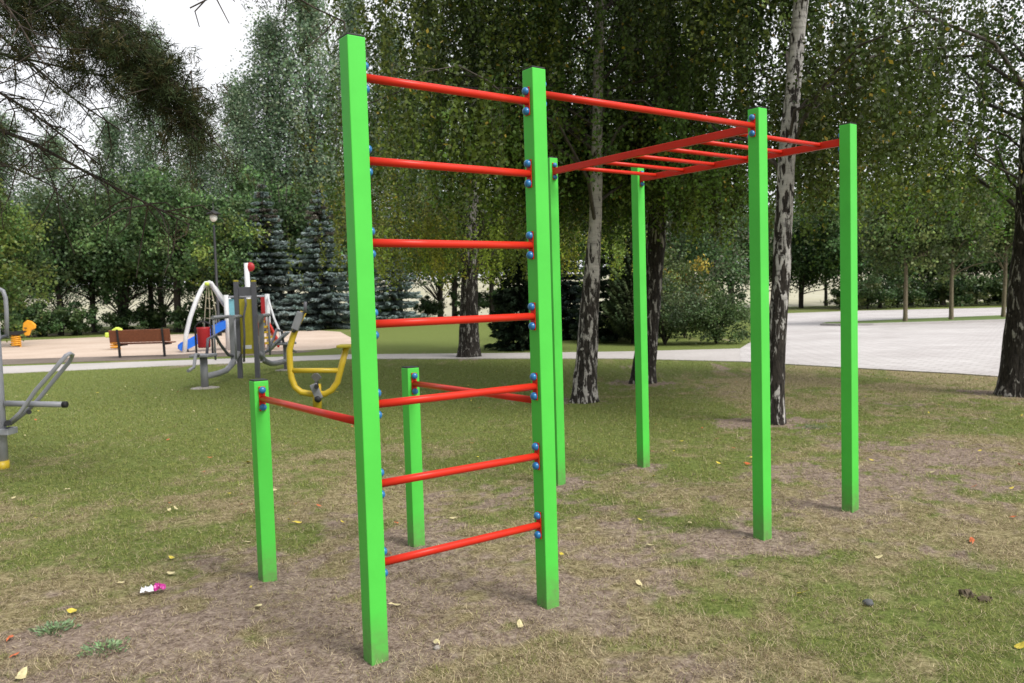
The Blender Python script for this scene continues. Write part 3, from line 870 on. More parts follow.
BL = [(.175, .23, .22), (.23, .285, .28), (.13, .18, .165)]
DS = [(.022, .04, .022), (.03, .05, .028), (.04, .06, .03)]
spruce('spruce_tree', (X(267, 43.5), 43.5, 0), 7.9, 2.7, 51, BL, 'grey blue spruce with a brownish thin top behind the grey exercise machine', browntop=.45, nl=.24, wide=.085, dens=.95)
spruce('spruce_tree', (X(323, 43), 43, 0), 7.5, 2.6, 52, BL, 'grey blue spruce behind the yellow exercise machine, hugging the tallest left post', browntop=.3, nl=.24, wide=.085, dens=.95)
spruce('spruce_tree', (X(394, 47), 47, 0), 7.3, 1.75, 53, BL, 'smaller grey blue spruce seen between the ladder rungs', nl=.24, wide=.085, dens=.95)
spruce('spruce_tree', (X(520, 22.4), 22.4, 0), 3.0, 1.25, 54, DS, 'low dark spruce beside the path, seen between ladder and tree trunk', nl=.13, wide=.045, lean=.4)
spruce('spruce_tree', (X(612, 25), 25, 0), 5.6, 1.35, 55, DS, 'tall dark spruce behind the leaning birch', nl=.15, wide=.05)
spruce('spruce_tree', (X(566, 27), 27, 0), 3.4, 1.3, 56, [(.04, .062, .052), (.055, .08, .07)], 'bluish dark spruce left of the leaning birch trunk', nl=.15, wide=.05)
JG = [(.07, .1, .045), (.095, .125, .055), (.05, .08, .035)]
spruce('thuja_tree', (X(632, 23.6), 23.6, 0), 3.3, .85, 57, JG, 'soft green conical conifer behind the thin far green post', whorls=30, nb=12, lean=-.5, nl=.09, wide=.04, pw=.5)


def bush(loc, R, H, seed, cols, label, leaf=.08, n=70, per=110, mat='leaf', extra=None, cat='shrub', name='shrub'):
    r = np.random.default_rng(seed); loc = np.asarray(loc, float)
    root = empty(name, loc, label, cat)
    tb = MB()
    for i in range(14):
        a = r.random() * 6.28; k = r.uniform(.3, .8)
        tb.tube(arc(loc, loc + np.array([math.cos(a) * R * k, math.sin(a) * R * k, H * r.uniform(.5, .9)]), .1, 5), np.linspace(.02, .006, 5), 4, cap=False)
    Q, K = crown_cloud(r, loc + Z * H * .52, (R, R, H * .5), n, per, leaf, cols, .8, .35)
    tb.build('stem', M['bark'], root)
    Q[:, :, 2] = np.maximum(Q[:, :, 2], .02 + Q[:, :, 2] * .02)
    link_mesh('foliage', quads_mesh('foliage', Q - loc[None, None, :], K), M[mat], root)
    return root


bush((X(664, 22.6), 22.6, 0), 1.0, 1.75, 61, JG, 'light green spreading shrub right of the dark leaning birch', .07, 70, 130)
bush((X(716, 22.4), 22.4, 0), 1.05, 1.4, 62, [(.05, .08, .028), (.065, .1, .038)], 'dark rounded shrub at the corner of path and parking lot', .07, 80, 130)
bush((X(684, 25.5), 25.5, 0), 1.1, 2.9, 63, [(.08, .11, .03), (.06, .09, .03), (.09, .12, .035), (.2, .16, .025), (.06, .09, .03)], 'shrub with yellowing leaves behind the rounded shrubs', .09, 60, 110)
bush((X(640, 26.5), 26.5, 0), 1.2, 2.1, 64, [(.04, .06, .022), (.06, .085, .03)], 'dense green shrub behind the conical conifer', .09, 60, 110)
leafy_tree('leafy_tree', (X(716, 30), 30, 0), 5.2, 1.0, 1.8, 90, 100, .12, MG + [(.1, .11, .07)], 'mid green leafy tree behind the yellowing shrub', None, 65, r0=.09)
leafy_tree('leafy_tree', (X(672, 33), 33, 0), 7.2, 1.2, 2.1, 90, 100, .13, [(.1, .125, .08), (.08, .1, .06)], 'pale grey green tree between the two right birches, far back', None, 66, r0=.1)

# trees beyond and within the parking lot
gl2 = 'dense dark green tree in the row beyond the parking lot'
gr2 = 'trees in the row beyond the parking lot'
q1 = leafy_tree('leafy_tree', (X(880, 53), 53, 0), 8.2, 1.0, 2.9, 120, 120, .2, MG + YG[:1], gl2, gr2, 71, r0=.13)
q2 = leafy_tree('leafy_tree', (X(945, 54), 54, 0), 8.8, 1.2, 3.0, 120, 120, .2, DK + MG, gl2, gr2, 72, r0=.14, stems=2)
for i, (px, Y, s, sv) in enumerate([(765, 60, 1, .95), (800, 58, .85, .8), (846, 56, .9, 1.05), (912, 57, .9, .72), (976, 54, .8, 1.08), (1012, 56, .9, .78), (1052, 53, 1, 1.1), (1090, 54, 1, 1), (826, 62, 1.0, 1.2), (930, 62, .9, 1.1)]):
    put((q1, q2)[i % 2], (X(px, Y), Y, 0), i * 1.9, (s, sv))
s1 = leafy_tree('shrub', (X(868, 50), 50, 0), 2.2, .1, 1.7, 60, 90, .16, DK + [(.09, .11, .04)], 'dark green bushy undergrowth shrub at the far edge of the parking lot', 'shrubs at the far edge of the parking lot', 73, r0=.03, cat='shrub', hollow=.3)
for i, (px, Y, s) in enumerate([(898, 51, .95), (930, 52, .85), (960, 51, 1.0), (988, 51.5, .85), (1025, 50, 1.1), (848, 53, .75)]):
    put(s1, (X(px, Y), Y, 0), i * 1.3, (s, s))
IC = [(.06, .085, .028), (.085, .11, .035), (.045, .07, .022)]
isl_labels = ['young tree with pale trunk on the parking island, leftmost of the three', 'young tree with pale trunk on the parking island, middle of the three', 'young tree on the parking island nearest the black birch trunk']
for i, (px, py) in enumerate([(905, 321.5), (951, 319.5), (1003, 317)]):
    b = G(px, py, .1); b[2] = .1
    leafy_tree('young_tree', b, (5.6, 5.4, 5.7)[i], (1.7, 1.65, 1.6)[i], 1.75, 95, 120, .13, IC if i < 2 else IC + YG, isl_labels[i], 'young trees on the parking island', 80 + i, 'palebark', .078, stems=1, hollow=.3)

# ------------------------------------------------------------------ near pine, trunk left of the picture
def pine():
    r = np.random.default_rng(91)
    base = np.array([-6.6, 6.9, 0.0])
    root = empty('pine_tree', base, 'dark pine reaching in from the upper left with needle covered branches', 'tree')
    tb = MB(); rough_trunk(tb, [base - Z * .1, base + Z * 4 + np.array([.1, 0, 0]), base + Z * 9.5], [.24, .18, .03], 16, .25, .06, r)
    tips = []
    def branch(px, r0, dens, spread=.5, twigs=26, axis_tw=.75):
        pts = [base + Z * P(*px[0])[2]] if px[0][0] < 0 else []
        pts = [np.array([base[0], base[1], max(2.2, P(*px[0])[2] - .2)])] + [P(*q) for q in px]
        pts = np.array(pts)
        d = np.r_[0, np.cumsum(np.linalg.norm(np.diff(pts, axis=0), axis=1))]
        s = np.linspace(0, d[-1], 24); pp = np.stack([np.interp(s, d, pts[:, k]) for k in range(3)], -1)
        for _ in range(3): pp[1:-1] = (pp[:-2] + 2 * pp[1:-1] + pp[2:]) / 4
        tb.tube(pp, np.linspace(r0, .005, 24), 7, cap=False)
        s0 = d[1] / d[-1] * .9
        for i in range(twigs):
            t = s0 + (1 - s0) * r.random(); k = t * 23
            p0 = np.array([np.interp(k, np.arange(24), pp[:, j]) for j in range(3)])
            dirv = unit(pp[min(23, int(k) + 1)] - pp[max(0, int(k) - 1)])
            w = unit(dirv * axis_tw + r.normal(size=3) * np.array([.7, .7, .55]) + np.array([0, 0, -.12]))
            ln = spread * r.uniform(.35, 1.0)
            mid = p0 + w * ln * .5 + r.normal(size=3) * .03; end = p0 + w * ln + np.array([0, 0, -.05])
            tb.tube([p0, mid, end], [.006, .0045, .003], 4, cap=False)
            nt_ = int(dens * ln * r.uniform(.5, 1.5))
            for j in range(nt_):
                u = r.uniform(.25, 1.05); c = p0 + (end - p0) * u + r.normal(size=3) * .05
                tips.append((c, unit(end - p0 + r.normal(size=3) * .35)))
    branch([(-60, -60, 6.6), (60, 15, 6.2), (135, 72, 5.9), (214, 138, 5.6)], .04, 46, .55, 130)
    branch([(-60, -90, 6.5), (80, -20, 6.1), (130, 40, 5.8), (185, 100, 5.6)], .03, 44, .5, 90)
    branch([(-60, 40, 6.8), (40, 62, 6.4), (110, 78, 6.1)], .025, 8, .5, 36)
    branch([(-40, 70, 6.6), (30, 110, 6.3), (100, 165, 6.0)], .025, 7, .5, 36)
    branch([(-60, 110, 6.7), (30, 140, 6.4), (90, 175, 6.1), (190, 225, 5.8)], .03, 7, .5, 44)
    branch([(-60, 0, 6.9), (20, 20, 6.5), (70, 10, 6.2)], .022, 12, .5, 34)
    branch([(-60, -60, 5.9), (10, 5, 5.6), (40, 60, 5.4)], .02, 9, .45, 30)
    branch([(-60, -20, 7.2), (60, 90, 6.8), (120, 130, 6.5)], .024, 7, .5, 34)
    branch([(-60, 150, 6.7), (10, 165, 6.4), (60, 190, 6.2)], .02, 9, .5, 26)
    branch([(40, -120, 6.3), (190, -30, 5.9), (245, -4, 5.7), (190, 8, 5.6)], .02, 5, .3, 16)
    branch([(60, -140, 6.3), (240, -50, 5.9), (300, 10, 5.7), (345, 22, 5.6)], .02, 26, .35, 40)
    n = len(tips)
    C = np.repeat(np.array([t[0] for t in tips]), 18, axis=0); A = np.repeat(np.array([t[1] for t in tips]), 18, axis=0)
    m = len(C); C = C + rand_unit(m, r) * .03 + A * r.uniform(-.04, .04, (m, 1)); a = A * .8 + rand_unit(m, r) * .6; a /= np.linalg.norm(a, axis=1, keepdims=True)
    L = r.uniform(.035, .07, m)[:, None]; b = np.cross(a, rand_unit(m, r)); b /= np.linalg.norm(b, axis=1, keepdims=True)
    w = .0029
    Q = np.stack([C - b * w, C + b * w, C + a * L], 1)
    kc = np.repeat(np.array([(.032, .046, .018), (.055, .05, .02), (.038, .055, .022)])[r.integers(0, 3, n)] * r.uniform(.6, 1.4, (n, 1)), 18, axis=0)
    tb.build('trunk', M['pinebark'], root)
    link_mesh('needles', quads_mesh('needles', Q - base[None, None, :], kc, 3), M['needle'], root)
    print('pine tufts', n)


pine()

# ------------------------------------------------------------------ street lamp
L = G(218, 338); Yl = 38.0
lb = np.array([X(217.5, Yl), Yl, 0.0])
lz = lambda y: float(P(217, y, Yl)[2])
lamp = empty('street_lamp', lb, 'dark street lamp with a white globe in front of the tree row', 'street lamp')
MB().lathe(lb, Z, [(0, .13), (.5, .12), (.55, .075), (lz(225), .045)], 12).build('pole', M['black'], lamp)
MB().ball(lb + Z * lz(217.5), .17, 14, (1, 1, 1.15)).build('globe', M['lampglass'], lamp)
MB().lathe(lb + Z * (lz(216) + .08), Z, [(0, .36), (.05, .3), (.14, .12), (.2, .03), (lz(203) - lz(216), .012)], 14).build('lamp_cap', M['black'], lamp)

# ------------------------------------------------------------------ bench (seen from behind)
by = 23.65
bx0, bx1 = X(107.5, by), X(168.5, by)
bench = empty('park_bench', ((bx0 + bx1) / 2, by, 0), 'brown wooden bench with dark metal legs facing the sand', 'bench')
mb = MB(); mb.box(((bx0 + bx1) / 2, by - .02, .625), (1, 0, 0), (0, 1, .18), (0, -.18, 1), bx1 - bx0, .04, .36)
mb.build('backrest', M['wood'], bench, .008)
mb = MB()
for k in range(3): mb.box(((bx0 + bx1) / 2, by + .14 + k * .15, .40), (1, 0, 0), (0, 1, 0), (0, 0, 1), bx1 - bx0 - .1, .13, .035)
mb.build('seat', M['wood'], bench, .006)
for px in (116.5, 161.5):
    x = X(px, by)
    mb = MB(); mb.bar((x, by + .02, 0), (x, by - .01, .46), .06, .05, (0, 1, 0)); mb.bar((x, by - .03, .44), (x, by - .085, .82), .055, .02, (0, 1, 0))
    mb.bar((x, by + .02, .36), (x, by + .5, .36), .05, .04)
    mb.build('leg', M['black'], bench, .004)

# litter bin between the bench and the playground
bc = G(202, 354.5); by2 = bc[1]; bx = X(202, by2)
lbin = empty('litter_bin', (bx, by2, 0), 'red litter bin hung between two dark posts beside the blue slide', 'litter bin')
MB().lathe((bx, by2, .2), Z, [(0, .16), (.03, .18), (.55, .19), (.6, .2), (.6, .17), (.3, .16)], 18).build('bin_body', M['binred'], lbin)
for s in (-1, 1): MB().bar((bx + s * .24, by2, 0), (bx + s * .24, by2, .83), .05, .05).build('post', M['black'], lbin, .005)
mb = MB(); mb.tube([(bx - .24, by2, .8), (bx - .15, by2, .92), (bx, by2, .97), (bx + .15, by2, .92), (bx + .24, by2, .8)], .025, 8); mb.bar((bx - .24, by2, .78), (bx + .24, by2, .78), .03, .03)
mb.build('hood', M['black'], lbin)

# ------------------------------------------------------------------ playground tower with slide, net arch and stairs
PYD = 26.2
def Q_(x, y, Y=PYD): return P(x, y, Y)
pg = empty('play_tower', (X(245, PYD), PYD, 0), 'colourful play tower with blue slide, white climbing arch and red stairs on the sand', 'play tower')
pts = [P(184.5, 353, 25.4), P(186, 335, 25.5), P(190, 318, 25.6), P(196, 301, 25.8), P(201, 290, 26), P(206, 283, 26.2), P(211, 283, 26.3), P(217, 293, 26.5), P(224.5, 305, 26.7)]
pts[0][2] = -.02
MB().tube(pts, .068, 12).build('arch', M['white'], pg)
MB().tube([P(209, 282, 26.2), P(216, 289, 26.8), P(221, 296, 27.2), P(228, 312, 27.8)], .06, 10).build('arch', M['white'], pg)
MB().lathe(P(208, 284, 26.1) + np.array([0, -.1, -.06]), Z, [(0, .03), (.02, .07), (.1, .07), (.12, .03)], 10).build('arch_joint', M['lime'], pg)
mb = MB()
for dx in (0, 4, 9):
    mb.tube([P(207 + dx * .4, 286, 26.4), P(205 + dx * 1.2, 312, 26.4), P(203 + dx * 1.6, 345, 26.4)], .016, 5)
for y in (298, 308, 318, 328): mb.tube([P(205.5, y, 26.4), P(208 + (y - 286) * .22, y + 1, 26.4)], .014, 5)
mb.build('climbing_net', M['rope'], pg)
for px, y0, Y in ((226, 295, 26.2), (228.5, 297, 28), (267, 294, 26.4), (246.5, 263, 28)):
    a = P(px, y0, Y); MB().tube([(a[0], a[1], -.03), a], .075 if px != 246.5 else .085, 10).build('post', M['white'], pg)
a = P(250, 267, 28); MB().ball(a, .16, 12, (1, .5, 1)).build('ball', M['binred'], pg)
MB().tube([P(226, 297, 26.2), P(267, 296, 26.4)], .03, 8).build('top_bar', M['lgrey'], pg)
mb = MB(); c = (P(226.5, 299, 26.3) + P(237.5, 322, 26.3)) / 2; mb.box(c, (1, 0, 0), (0, 1, 0), Z, .46, .025, .74); mb.build('side_panel', M['cyan'], pg, .005)
mb = MB(); c = P(248, 329, 27); mb.box((c[0], 27.0, c[2]), (1, 0, 0), (0, 1, 0), Z, 1.25, 1.4, .07); mb.build('deck', M['dgrey'], pg, .005)
# slide: trough with side walls, running down to the left
st, en = P(224.5, 324.5, 26.3), P(181.5, 347.5, 25.7)
sl = [st, st + (en - st) * .25, st + (en - st) * .55 + Z * -.02, st + (en - st) * .82 + Z * -.02, en]
mb = MB(); dirh = unit(np.array([(en - st)[0], (en - st)[1], 0])); nside = np.cross(Z, dirh)
for s in (-1, 1):
    out = [p + Z * .14 for p in sl] + [en + dirh * .08 + Z * .07, en + dirh * .09 - Z * .04] + [p - Z * .12 for p in sl[::-1]]
    mb.prism([p + nside * s * .25 for p in out], nside * .035)
for a, b in zip(sl[:-1], sl[1:]): mb.bar(a, b, .48, .03)
mb.build('slide', M['blue'], pg, .006)
MB().tube([np.array([en[0] + .18, en[1], -.02]), en + np.array([.18, 0, -.03])], .04, 8).build('slide_leg', M['dgrey'], pg)
# stairs and rails on the right
s0, s1 = P(265, 318, 26.6), P(279, 345, 25.6); s0b, s1b = P(262.5, 320, 27.4), P(263, 347, 26.4)
for (a, b) in ((s0, s1),):
    MB().bar(a, b, .06, .2).build('stair_side', M['red'], pg, .005)
a, b = P(256, 320, 26.6), P(264, 347, 25.6)
MB().bar(a, b, .06, .2).build('stair_side', M['red'], pg, .005)
for k in range(5):
    t = .12 + k * .19
    pA = s0 + (s1 - s0) * t; pB = a + (b - a) * t
    MB().box((pA + pB) / 2, pA - pB, (0, 1, 0), Z, np.linalg.norm(pA - pB) - .07, .26, .07).build('stair_tread', M['yellow'], pg, .005)
mb = MB(); mb.tube([P(268, 297, 26.3), P(270, 305, 26.0), P(274, 318, 25.8), P(280, 332, 25.5), P(281, 345, 25.4)], .035, 8); mb.build('handrail', M['white'], pg)
c = P(264, 306, 26.9); mb = MB(); mb.box(c, (1, 0, 0), (0, 1, 0), Z, .2, .03, .62); mb.build('side_panel', M['binred'], pg, .02)

# ------------------------------------------------------------------ spring riders
rb = G(13, 346); ry = 32.5; rx = X(13.5, ry)
sr_ = empty('spring_rider', (rx, ry, 0), 'orange horse headed spring rider at the far left of the sand', 'spring rider')
hel = [(rx + .16 * math.cos(t), ry + .16 * math.sin(t), .03 + t / 34.5 * .42) for t in np.linspace(0, 34.5, 90)]
MB().tube(hel, .028, 6).build('spring', M['orange'], sr_)
mb = MB(); mb.prism([(rx - .45, ry, .62), (rx - .3, ry, .48), (rx + .1, ry, .46), (rx + .35, ry, .55), (rx + .5, ry, .62), (rx + .2, ry, .64), (rx - .2, ry, .62), (rx - .45, ry, .72)], (0, .18, 0)); mb.build('body', M['black'], sr_, .02)
hx, hzz = rx + .42, .44
mb = MB(); mb.prism([(hx - .05, ry, hzz), (hx + .12, ry, hzz), (hx + .2, ry, hzz + .2), (hx + .38, ry, hzz + .28), (hx + .4, ry, hzz + .42), (hx + .25, ry, hzz + .56), (hx + .08, ry, hzz + .62), (hx - .08, ry, hzz + .5), (hx - .12, ry, hzz + .25)], (0, .1, 0)); mb.build('head', M['orange'], sr_, .03)
MB().tube([(hx + .05, ry - .2, hzz + .3), (hx + .05, ry + .2, hzz + .3)], .02, 8).build('handle', M['black'], sr_)
ry2 = 28.5; rx2 = X(113, ry2)
s2 = empty('spring_rider', (rx2, ry2, 0), 'lime yellow spring rider mostly hidden behind the brown bench', 'spring rider')
hel = [(rx2 + .15 * math.cos(t), ry2 + .15 * math.sin(t), .03 + t / 31.4 * .38) for t in np.linspace(0, 31.4, 80)]
MB().tube(hel, .026, 6).build('spring', M['orange'], s2)
mb = MB(); mb.prism([(rx2 - .32, ry2, .42), (rx2 + .2, ry2, .41), (rx2 + .3, ry2, .55), (rx2 + .24, ry2, .72), (rx2 + .08, ry2, .78), (rx2 - .06, ry2, .7), (rx2 - .14, ry2, .58), (rx2 - .32, ry2, .6)], (0, .18, 0)); mb.build('body', M['lime'], s2, .04)
MB().tube([(rx2, ry2 - .22, .62), (rx2, ry2 + .22, .62)], .018, 8).build('handle', M['black'], s2)

# ------------------------------------------------------------------ grey double exercise machine
YC = 16.1
gm = empty('exercise_machine', (X(245, YC), YC, 0), 'grey two seat exercise machine with a yellow panel between dark posts', 'exercise machine')
pz = lambda px, py, Y: P(px, py, Y)
tops = {}
for px in (236.0, 253.5):
    t = pz(px, 282, YC); MB().box((t[0], YC, t[2] / 2 - .02), (1, 0, 0), (0, 1, 0), Z, .085, .085, t[2] + .04).build('post', M['dgrey'], gm, .006)
    MB().box((t[0], YC, t[2] + .018), (1, 0, 0), (0, 1, 0), Z, .08, .08, .035).build('post_cap', M['olive'], gm, .008); tops[px] = t
xl, xr = tops[236.0][0], tops[253.5][0]; xm = (xl + xr) / 2
z1, z0 = pz(245, 287, YC)[2], pz(245, 296, YC)[2]
MB().abox(xl + .043, xr - .043, YC - .02, YC + .02, z0, z1).build('crossbar', M['dgrey'], gm, .004)
z1, z0 = pz(245, 299, YC)[2], pz(245, 354, YC)[2]
pn = MB().abox(xl + .044, xr - .044, YC - .012, YC + .012, z0, z1).build('panel', M['olive'], gm, .004)
zl = pz(245, 347, YC)[2]
MB().abox(xm - .09, xm + .08, YC - .017, YC - .0125, zl - .035, zl + .035).build('label_plate', M['white'], pn)
MB().tube([pz(245, 297, YC - .08), pz(246, 304, YC - .12), pz(243.5, 318, YC - .1), pz(244.5, 335, YC - .12), pz(244, 362, YC - .1)], .022, 8).build('lever_rod', M['dgrey'], gm)


def station(Ya, foot, sgn):
    """one seat: sgn=-1 nearer and left, +1 farther and right; foot = ground point of its outer leg"""
    fx, fy = foot[0], foot[1]
    ctr = np.array([xl if sgn < 0 else xr, YC, 0.0])
    d = unit(np.array([fx, fy, 0]) - np.array([ctr[0], ctr[1], 0])); n = np.cross(Z, d)
    ft = np.array([fx, fy, 0.0])
    MB().lathe(ft - Z * .02, Z, [(0, .27), (.025, .25), (.04, .16), (.042, .05)], 14).build('footing', M['concrete'], gm)
    MB().tube([ft, ft + Z * .55], .065, 12).build('leg', M['grey'], gm)
    MB().tube([ft + Z * .2, ft - d * .6 + Z * .2, ft - d * .95 + Z * .22, ctr + d * .42 + Z * .3, ctr + d * .2 + Z * .44, ctr + d * .06 + Z * .5], .055, 12).build('base_tube', M['grey'], gm)
    MB().box(ft + Z * .575, d, n, Z, .42, .34, .05).build('seat', M['grey'], gm, .015)
    MB().tube([ft + d * .2 + Z * .6, ft + d * .3 + Z * .62, ft + d * .4 + Z * .4, ft + d * .62 + Z * .36], .03, 8).build('footrest', M['grey'], gm)
    MB().tube([ft - d * .15 + Z * .6, ft - d * .22 + Z * .85, ft - d * .55 + Z * .9, ft - d * .75 + Z * .72, ft - d * 1.1 + Z * .5, ft - d * 1.35 + Z * .46], .027, 8).build('lever', M['dgrey'], gm)
    MB().bar(ctr + d * .3 + Z * .3, ctr + d * .3 + Z * 1.22, .09, .07, (0, 1, 0)).build('upright', M['grey'], gm, .006)
    for s in (-1, 1):
        MB().tube([ctr + d * .1 + n * s * .1 + Z * 1.22, ctr + d * (.7 if sgn < 0 else .42) + n * s * (.2 if sgn < 0 else .12) + Z * 1.22], .035, 10).build('arm_bar', M['grey'], gm)
        MB().tube([ctr + d * (.66 if sgn < 0 else .4) + n * s * (.2 if sgn < 0 else .12) + Z * 1.2, ctr + d * (.66 if sgn < 0 else .4) + n * s * (.2 if sgn < 0 else .12) + Z * .42], .02, 8).build('hanger', M['grey'], gm)


station(YC, G(205, 388), -1)
station(YC, G(287, 370), 1)
fx = G(287, 370)
mb = MB(); mb.box(fx + np.array([-.15, -.1, .62]), (.55, 0, .5), (0, 1, 0), (-.5, 0, .55), .62, .3, .05); mb.build('backrest', M['lgrey'], gm, .015)

# ------------------------------------------------------------------ yellow exercise machine
YY = 11.1
ym = empty('exercise_machine', (X(317, YY), YY, 0), 'yellow U shaped exercise machine with grey pads behind the low green post', 'exercise machine')
u = [(303.5, 312), (297.5, 324), (292.5, 338), (289.5, 350), (290, 366), (291.5, 378), (295, 387), (301, 392), (311, 394), (325, 394), (332, 390), (337.5, 382), (341.5, 366), (346.5, 347)]
MB().tube([P(a, b, YY) for a, b in u], .042, 14).build('frame', M['yellow'], ym)
MB().tube([P(292, 370.5, YY), P(340.5, 370.5, YY)], .034, 12).build('crossbar', M['yellow'], ym)
a = P(316.5, 384, YY - .0)
MB().tube([(a[0], YY, -.03), (a[0], YY, a[2])], .06, 14).build('post', M['yellow'], ym)
a = P(345.5, 346, YY); MB().box(a, (1, 0, 0), (0, 1, 0), Z, .2, .26, .04).build('seat', M['olive'], ym, .012)
c = P(297.5, 321, YY); c0 = P(301, 312, YY - .06); c1 = P(294.5, 330, YY - .06)
MB().bar(c0, c1, .1, .06, (0, 1, 0)).build('pad', M['grey'], ym, .015)
MB().tube([P(303, 313, YY), P(305, 312, YY - .1), P(305.5, 302, YY - .12)], .022, 8).build('handle', M['dgrey'], ym)
MB().bar(P(293, 330, YY - .07), P(295.5, 331.5, YY - .07), .1, .05).build('grip', M['black'], ym, .01)
for (q, w, s) in (((313, 384), (319.5, 399), -.1), ((313.5, 374), (319, 380), .1)):
    MB().bar(P(*q, YY + s), P(*w, YY + s), .1, .045, (0, 1, 0)).build('pedal', M['grey'], ym, .01)
MB().tube([P(316.5, 387, YY - .2), P(316.5, 383, YY + .2)], .03, 10).build('axle', M['black'], ym)
a = P(318, 399, YY - .1); MB().ball(a, .05, 10).build('pedal_end', M['black'], ym)

# ------------------------------------------------------------------ machine at the left edge
YL = 7.59
lm = empty('exercise_machine', (X(-1, YL), YL, 0), 'grey exercise machine with slanted loop lever at the left edge of the lawn', 'exercise machine')
t = G(2.2, 469); t[1] = YL
pole = MB().tube([(t[0], YL, -.03), (t[0], YL, 1.55)], .057, 16).build('post', M['lgrey'], lm)
MB().lathe((t[0], YL, -.02), Z, [(0, .063), (.1, .063), (.1, .058)], 16).build('post_collar', M['yellow'], pole)
MB().tube([P(5.5, 403.5, YL), P(30, 404, YL), P(63, 404.5, YL - .02)], .027, 12).build('foot_bar', M['lgrey'], lm)
MB().lathe(P(63, 404.5, YL - .02), RT, [(0, .03), (.035, .03), (.04, .024)], 12).build('end_cap', M['black'], lm)
lp = [P(8, 424, YL - .1), P(20, 413, YL - .1), P(36, 390, YL - .1), P(53, 371, YL - .1), P(66, 355.5, YL - .1), P(70, 353.5, YL - .05), P(72.5, 355, YL + .05), P(70, 361, YL + .08), P(55, 379, YL + .08), P(38, 400, YL + .08), P(26, 412, YL + .08), P(10, 424, YL + .08)]
MB().tube(lp, .019, 10).build('lever', M['lgrey'], lm)
MB().bar(P(4, 431, YL - .02), P(13, 431, YL - .02), .16, .06).build('bracket', M['lgrey'], lm, .008)
MB().tube([P(8, 423, YL - .14), P(8, 423, YL + .14)], .028, 10).build('pivot', M['black'], lm)
MB().tube([P(29, 412, YL - .12), P(29, 412, YL + .12)], .022, 10).build('pivot', M['black'], lm)
MB().tube([P(7, 338, YL + .3), P(6.5, 312, YL + .3), P(5.5, 298, YL + .3), P(3, 291, YL + .3), P(-2, 288.5, YL + .3), P(-14, 288, YL + .3), P(-24, 292, YL + .2), P(-28, 310, YL)], .02, 10).build('handle', M['lgrey'], lm)
MB().tube([P(6.8, 336, YL + .3), P(0, 338, YL + .1), P(-1, 340, YL)], .018, 10).build('handle_bracket', M['dgrey'], lm)

# ------------------------------------------------------------------ litter, leaves, stones, weeds
w0 = G(153, 593)
wr = empty('candy_wrapper', w0, 'crumpled pink and white foil wrapper lying on the grass', 'wrapper')


def crumple(c, sx, sy, seed, rot, amp=.012):
    r = np.random.default_rng(seed); n = 9; g = np.linspace(-1, 1, n)
    XX, YYg = np.meshgrid(g, g); h = np.abs(r.normal(size=(n, n))) * amp + .012 * (1 - np.abs(YYg) ** 1.5) + .006
    e = 1 - .25 * r.random((n, n)) * (np.maximum(np.abs(XX), np.abs(YYg)) > .8)
    x = XX * sx * e; y = YYg * sy * e
    co = np.stack([c[0] + x * math.cos(rot) - y * math.sin(rot), c[1] + x * math.sin(rot) + y * math.cos(rot), c[2] + h + .006], -1).reshape(-1, 3)
    mb = MB(); mb._add(co, [(j * n + i, j * n + i + 1, (j + 1) * n + i + 1, (j + 1) * n + i) for j in range(n - 1) for i in range(n - 1)], False)
    return mb


crumple(w0 + np.array([-.022, -.012, 0]), .036, .024, 1, .35).build('wrapper_body', M['wrap_w'], wr)
crumple(w0 + np.array([.028, .012, 0]), .032, .028, 2, .5).build('wrapper_end', M['wrap_p'], wr)

lc = {'yellow': M_ for M_ in []}
def leaf_obj_mesh(seed):
    r = np.random.default_rng(seed)
    o = []
    for t in np.linspace(0, 2 * math.pi, 11)[:-1]:
        rad = (.022 if abs(math.sin(t)) < .9 else .02) * (1 + .1 * r.normal())
        o.append((rad * 1.25 * math.cos(t), rad * .85 * math.sin(t), .004 + .008 * math.cos(t) ** 2 * r.uniform(.4, 1.3)))
    o = [(.0, .0, .006)] + o + [(.05, .002, .003)]
    me = bpy.data.meshes.new('fallen_leaf')
    me.from_pydata(o, [], [(0, i, i % 10 + 1) for i in range(1, 11)] + [(1, 11, 2)]); me.update()
    return me


def leafpaint(n, c): return paint(n, c, .6, .25, 60)


LM = {'yellow': leafpaint('fallen_yellow', (.62, .5, .06)), 'pale': leafpaint('fallen_pale', (.55, .48, .26)), 'orange': leafpaint('fallen_orange', (.55, .13, .04)), 'brown': leafpaint('fallen_brown', (.2, .11, .05))}
meshes = {}
for i, (k, m_) in enumerate(LM.items()):
    for j in range(3):
        me = leaf_obj_mesh(100 + i * 7 + j); me.materials.append(m_); meshes[(k, j)] = me
LT = {'yellow': 'small yellow leaf fallen flat on the lawn', 'pale': 'small pale straw coloured leaf fallen on the lawn', 'orange': 'small orange red leaf fallen on the lawn', 'brown': 'small brown leaf fallen on the lawn'}


def leaf_at(x, y, k, s, label=None):
    o = bpy.data.objects.new('fallen_leaf', meshes[(k, int(rng.integers(3)))]); COL.objects.link(o)
    o.location = (float(x), float(y), float(bump_z(np.array(x), np.array(y))) + .012); o.rotation_euler = (rng.normal() * .25, rng.normal() * .25, rng.random() * 6.28); o.scale = (s, s, s)
    tag(o, label or LT[k], 'leaf', 'fallen leaves scattered on the lawn')


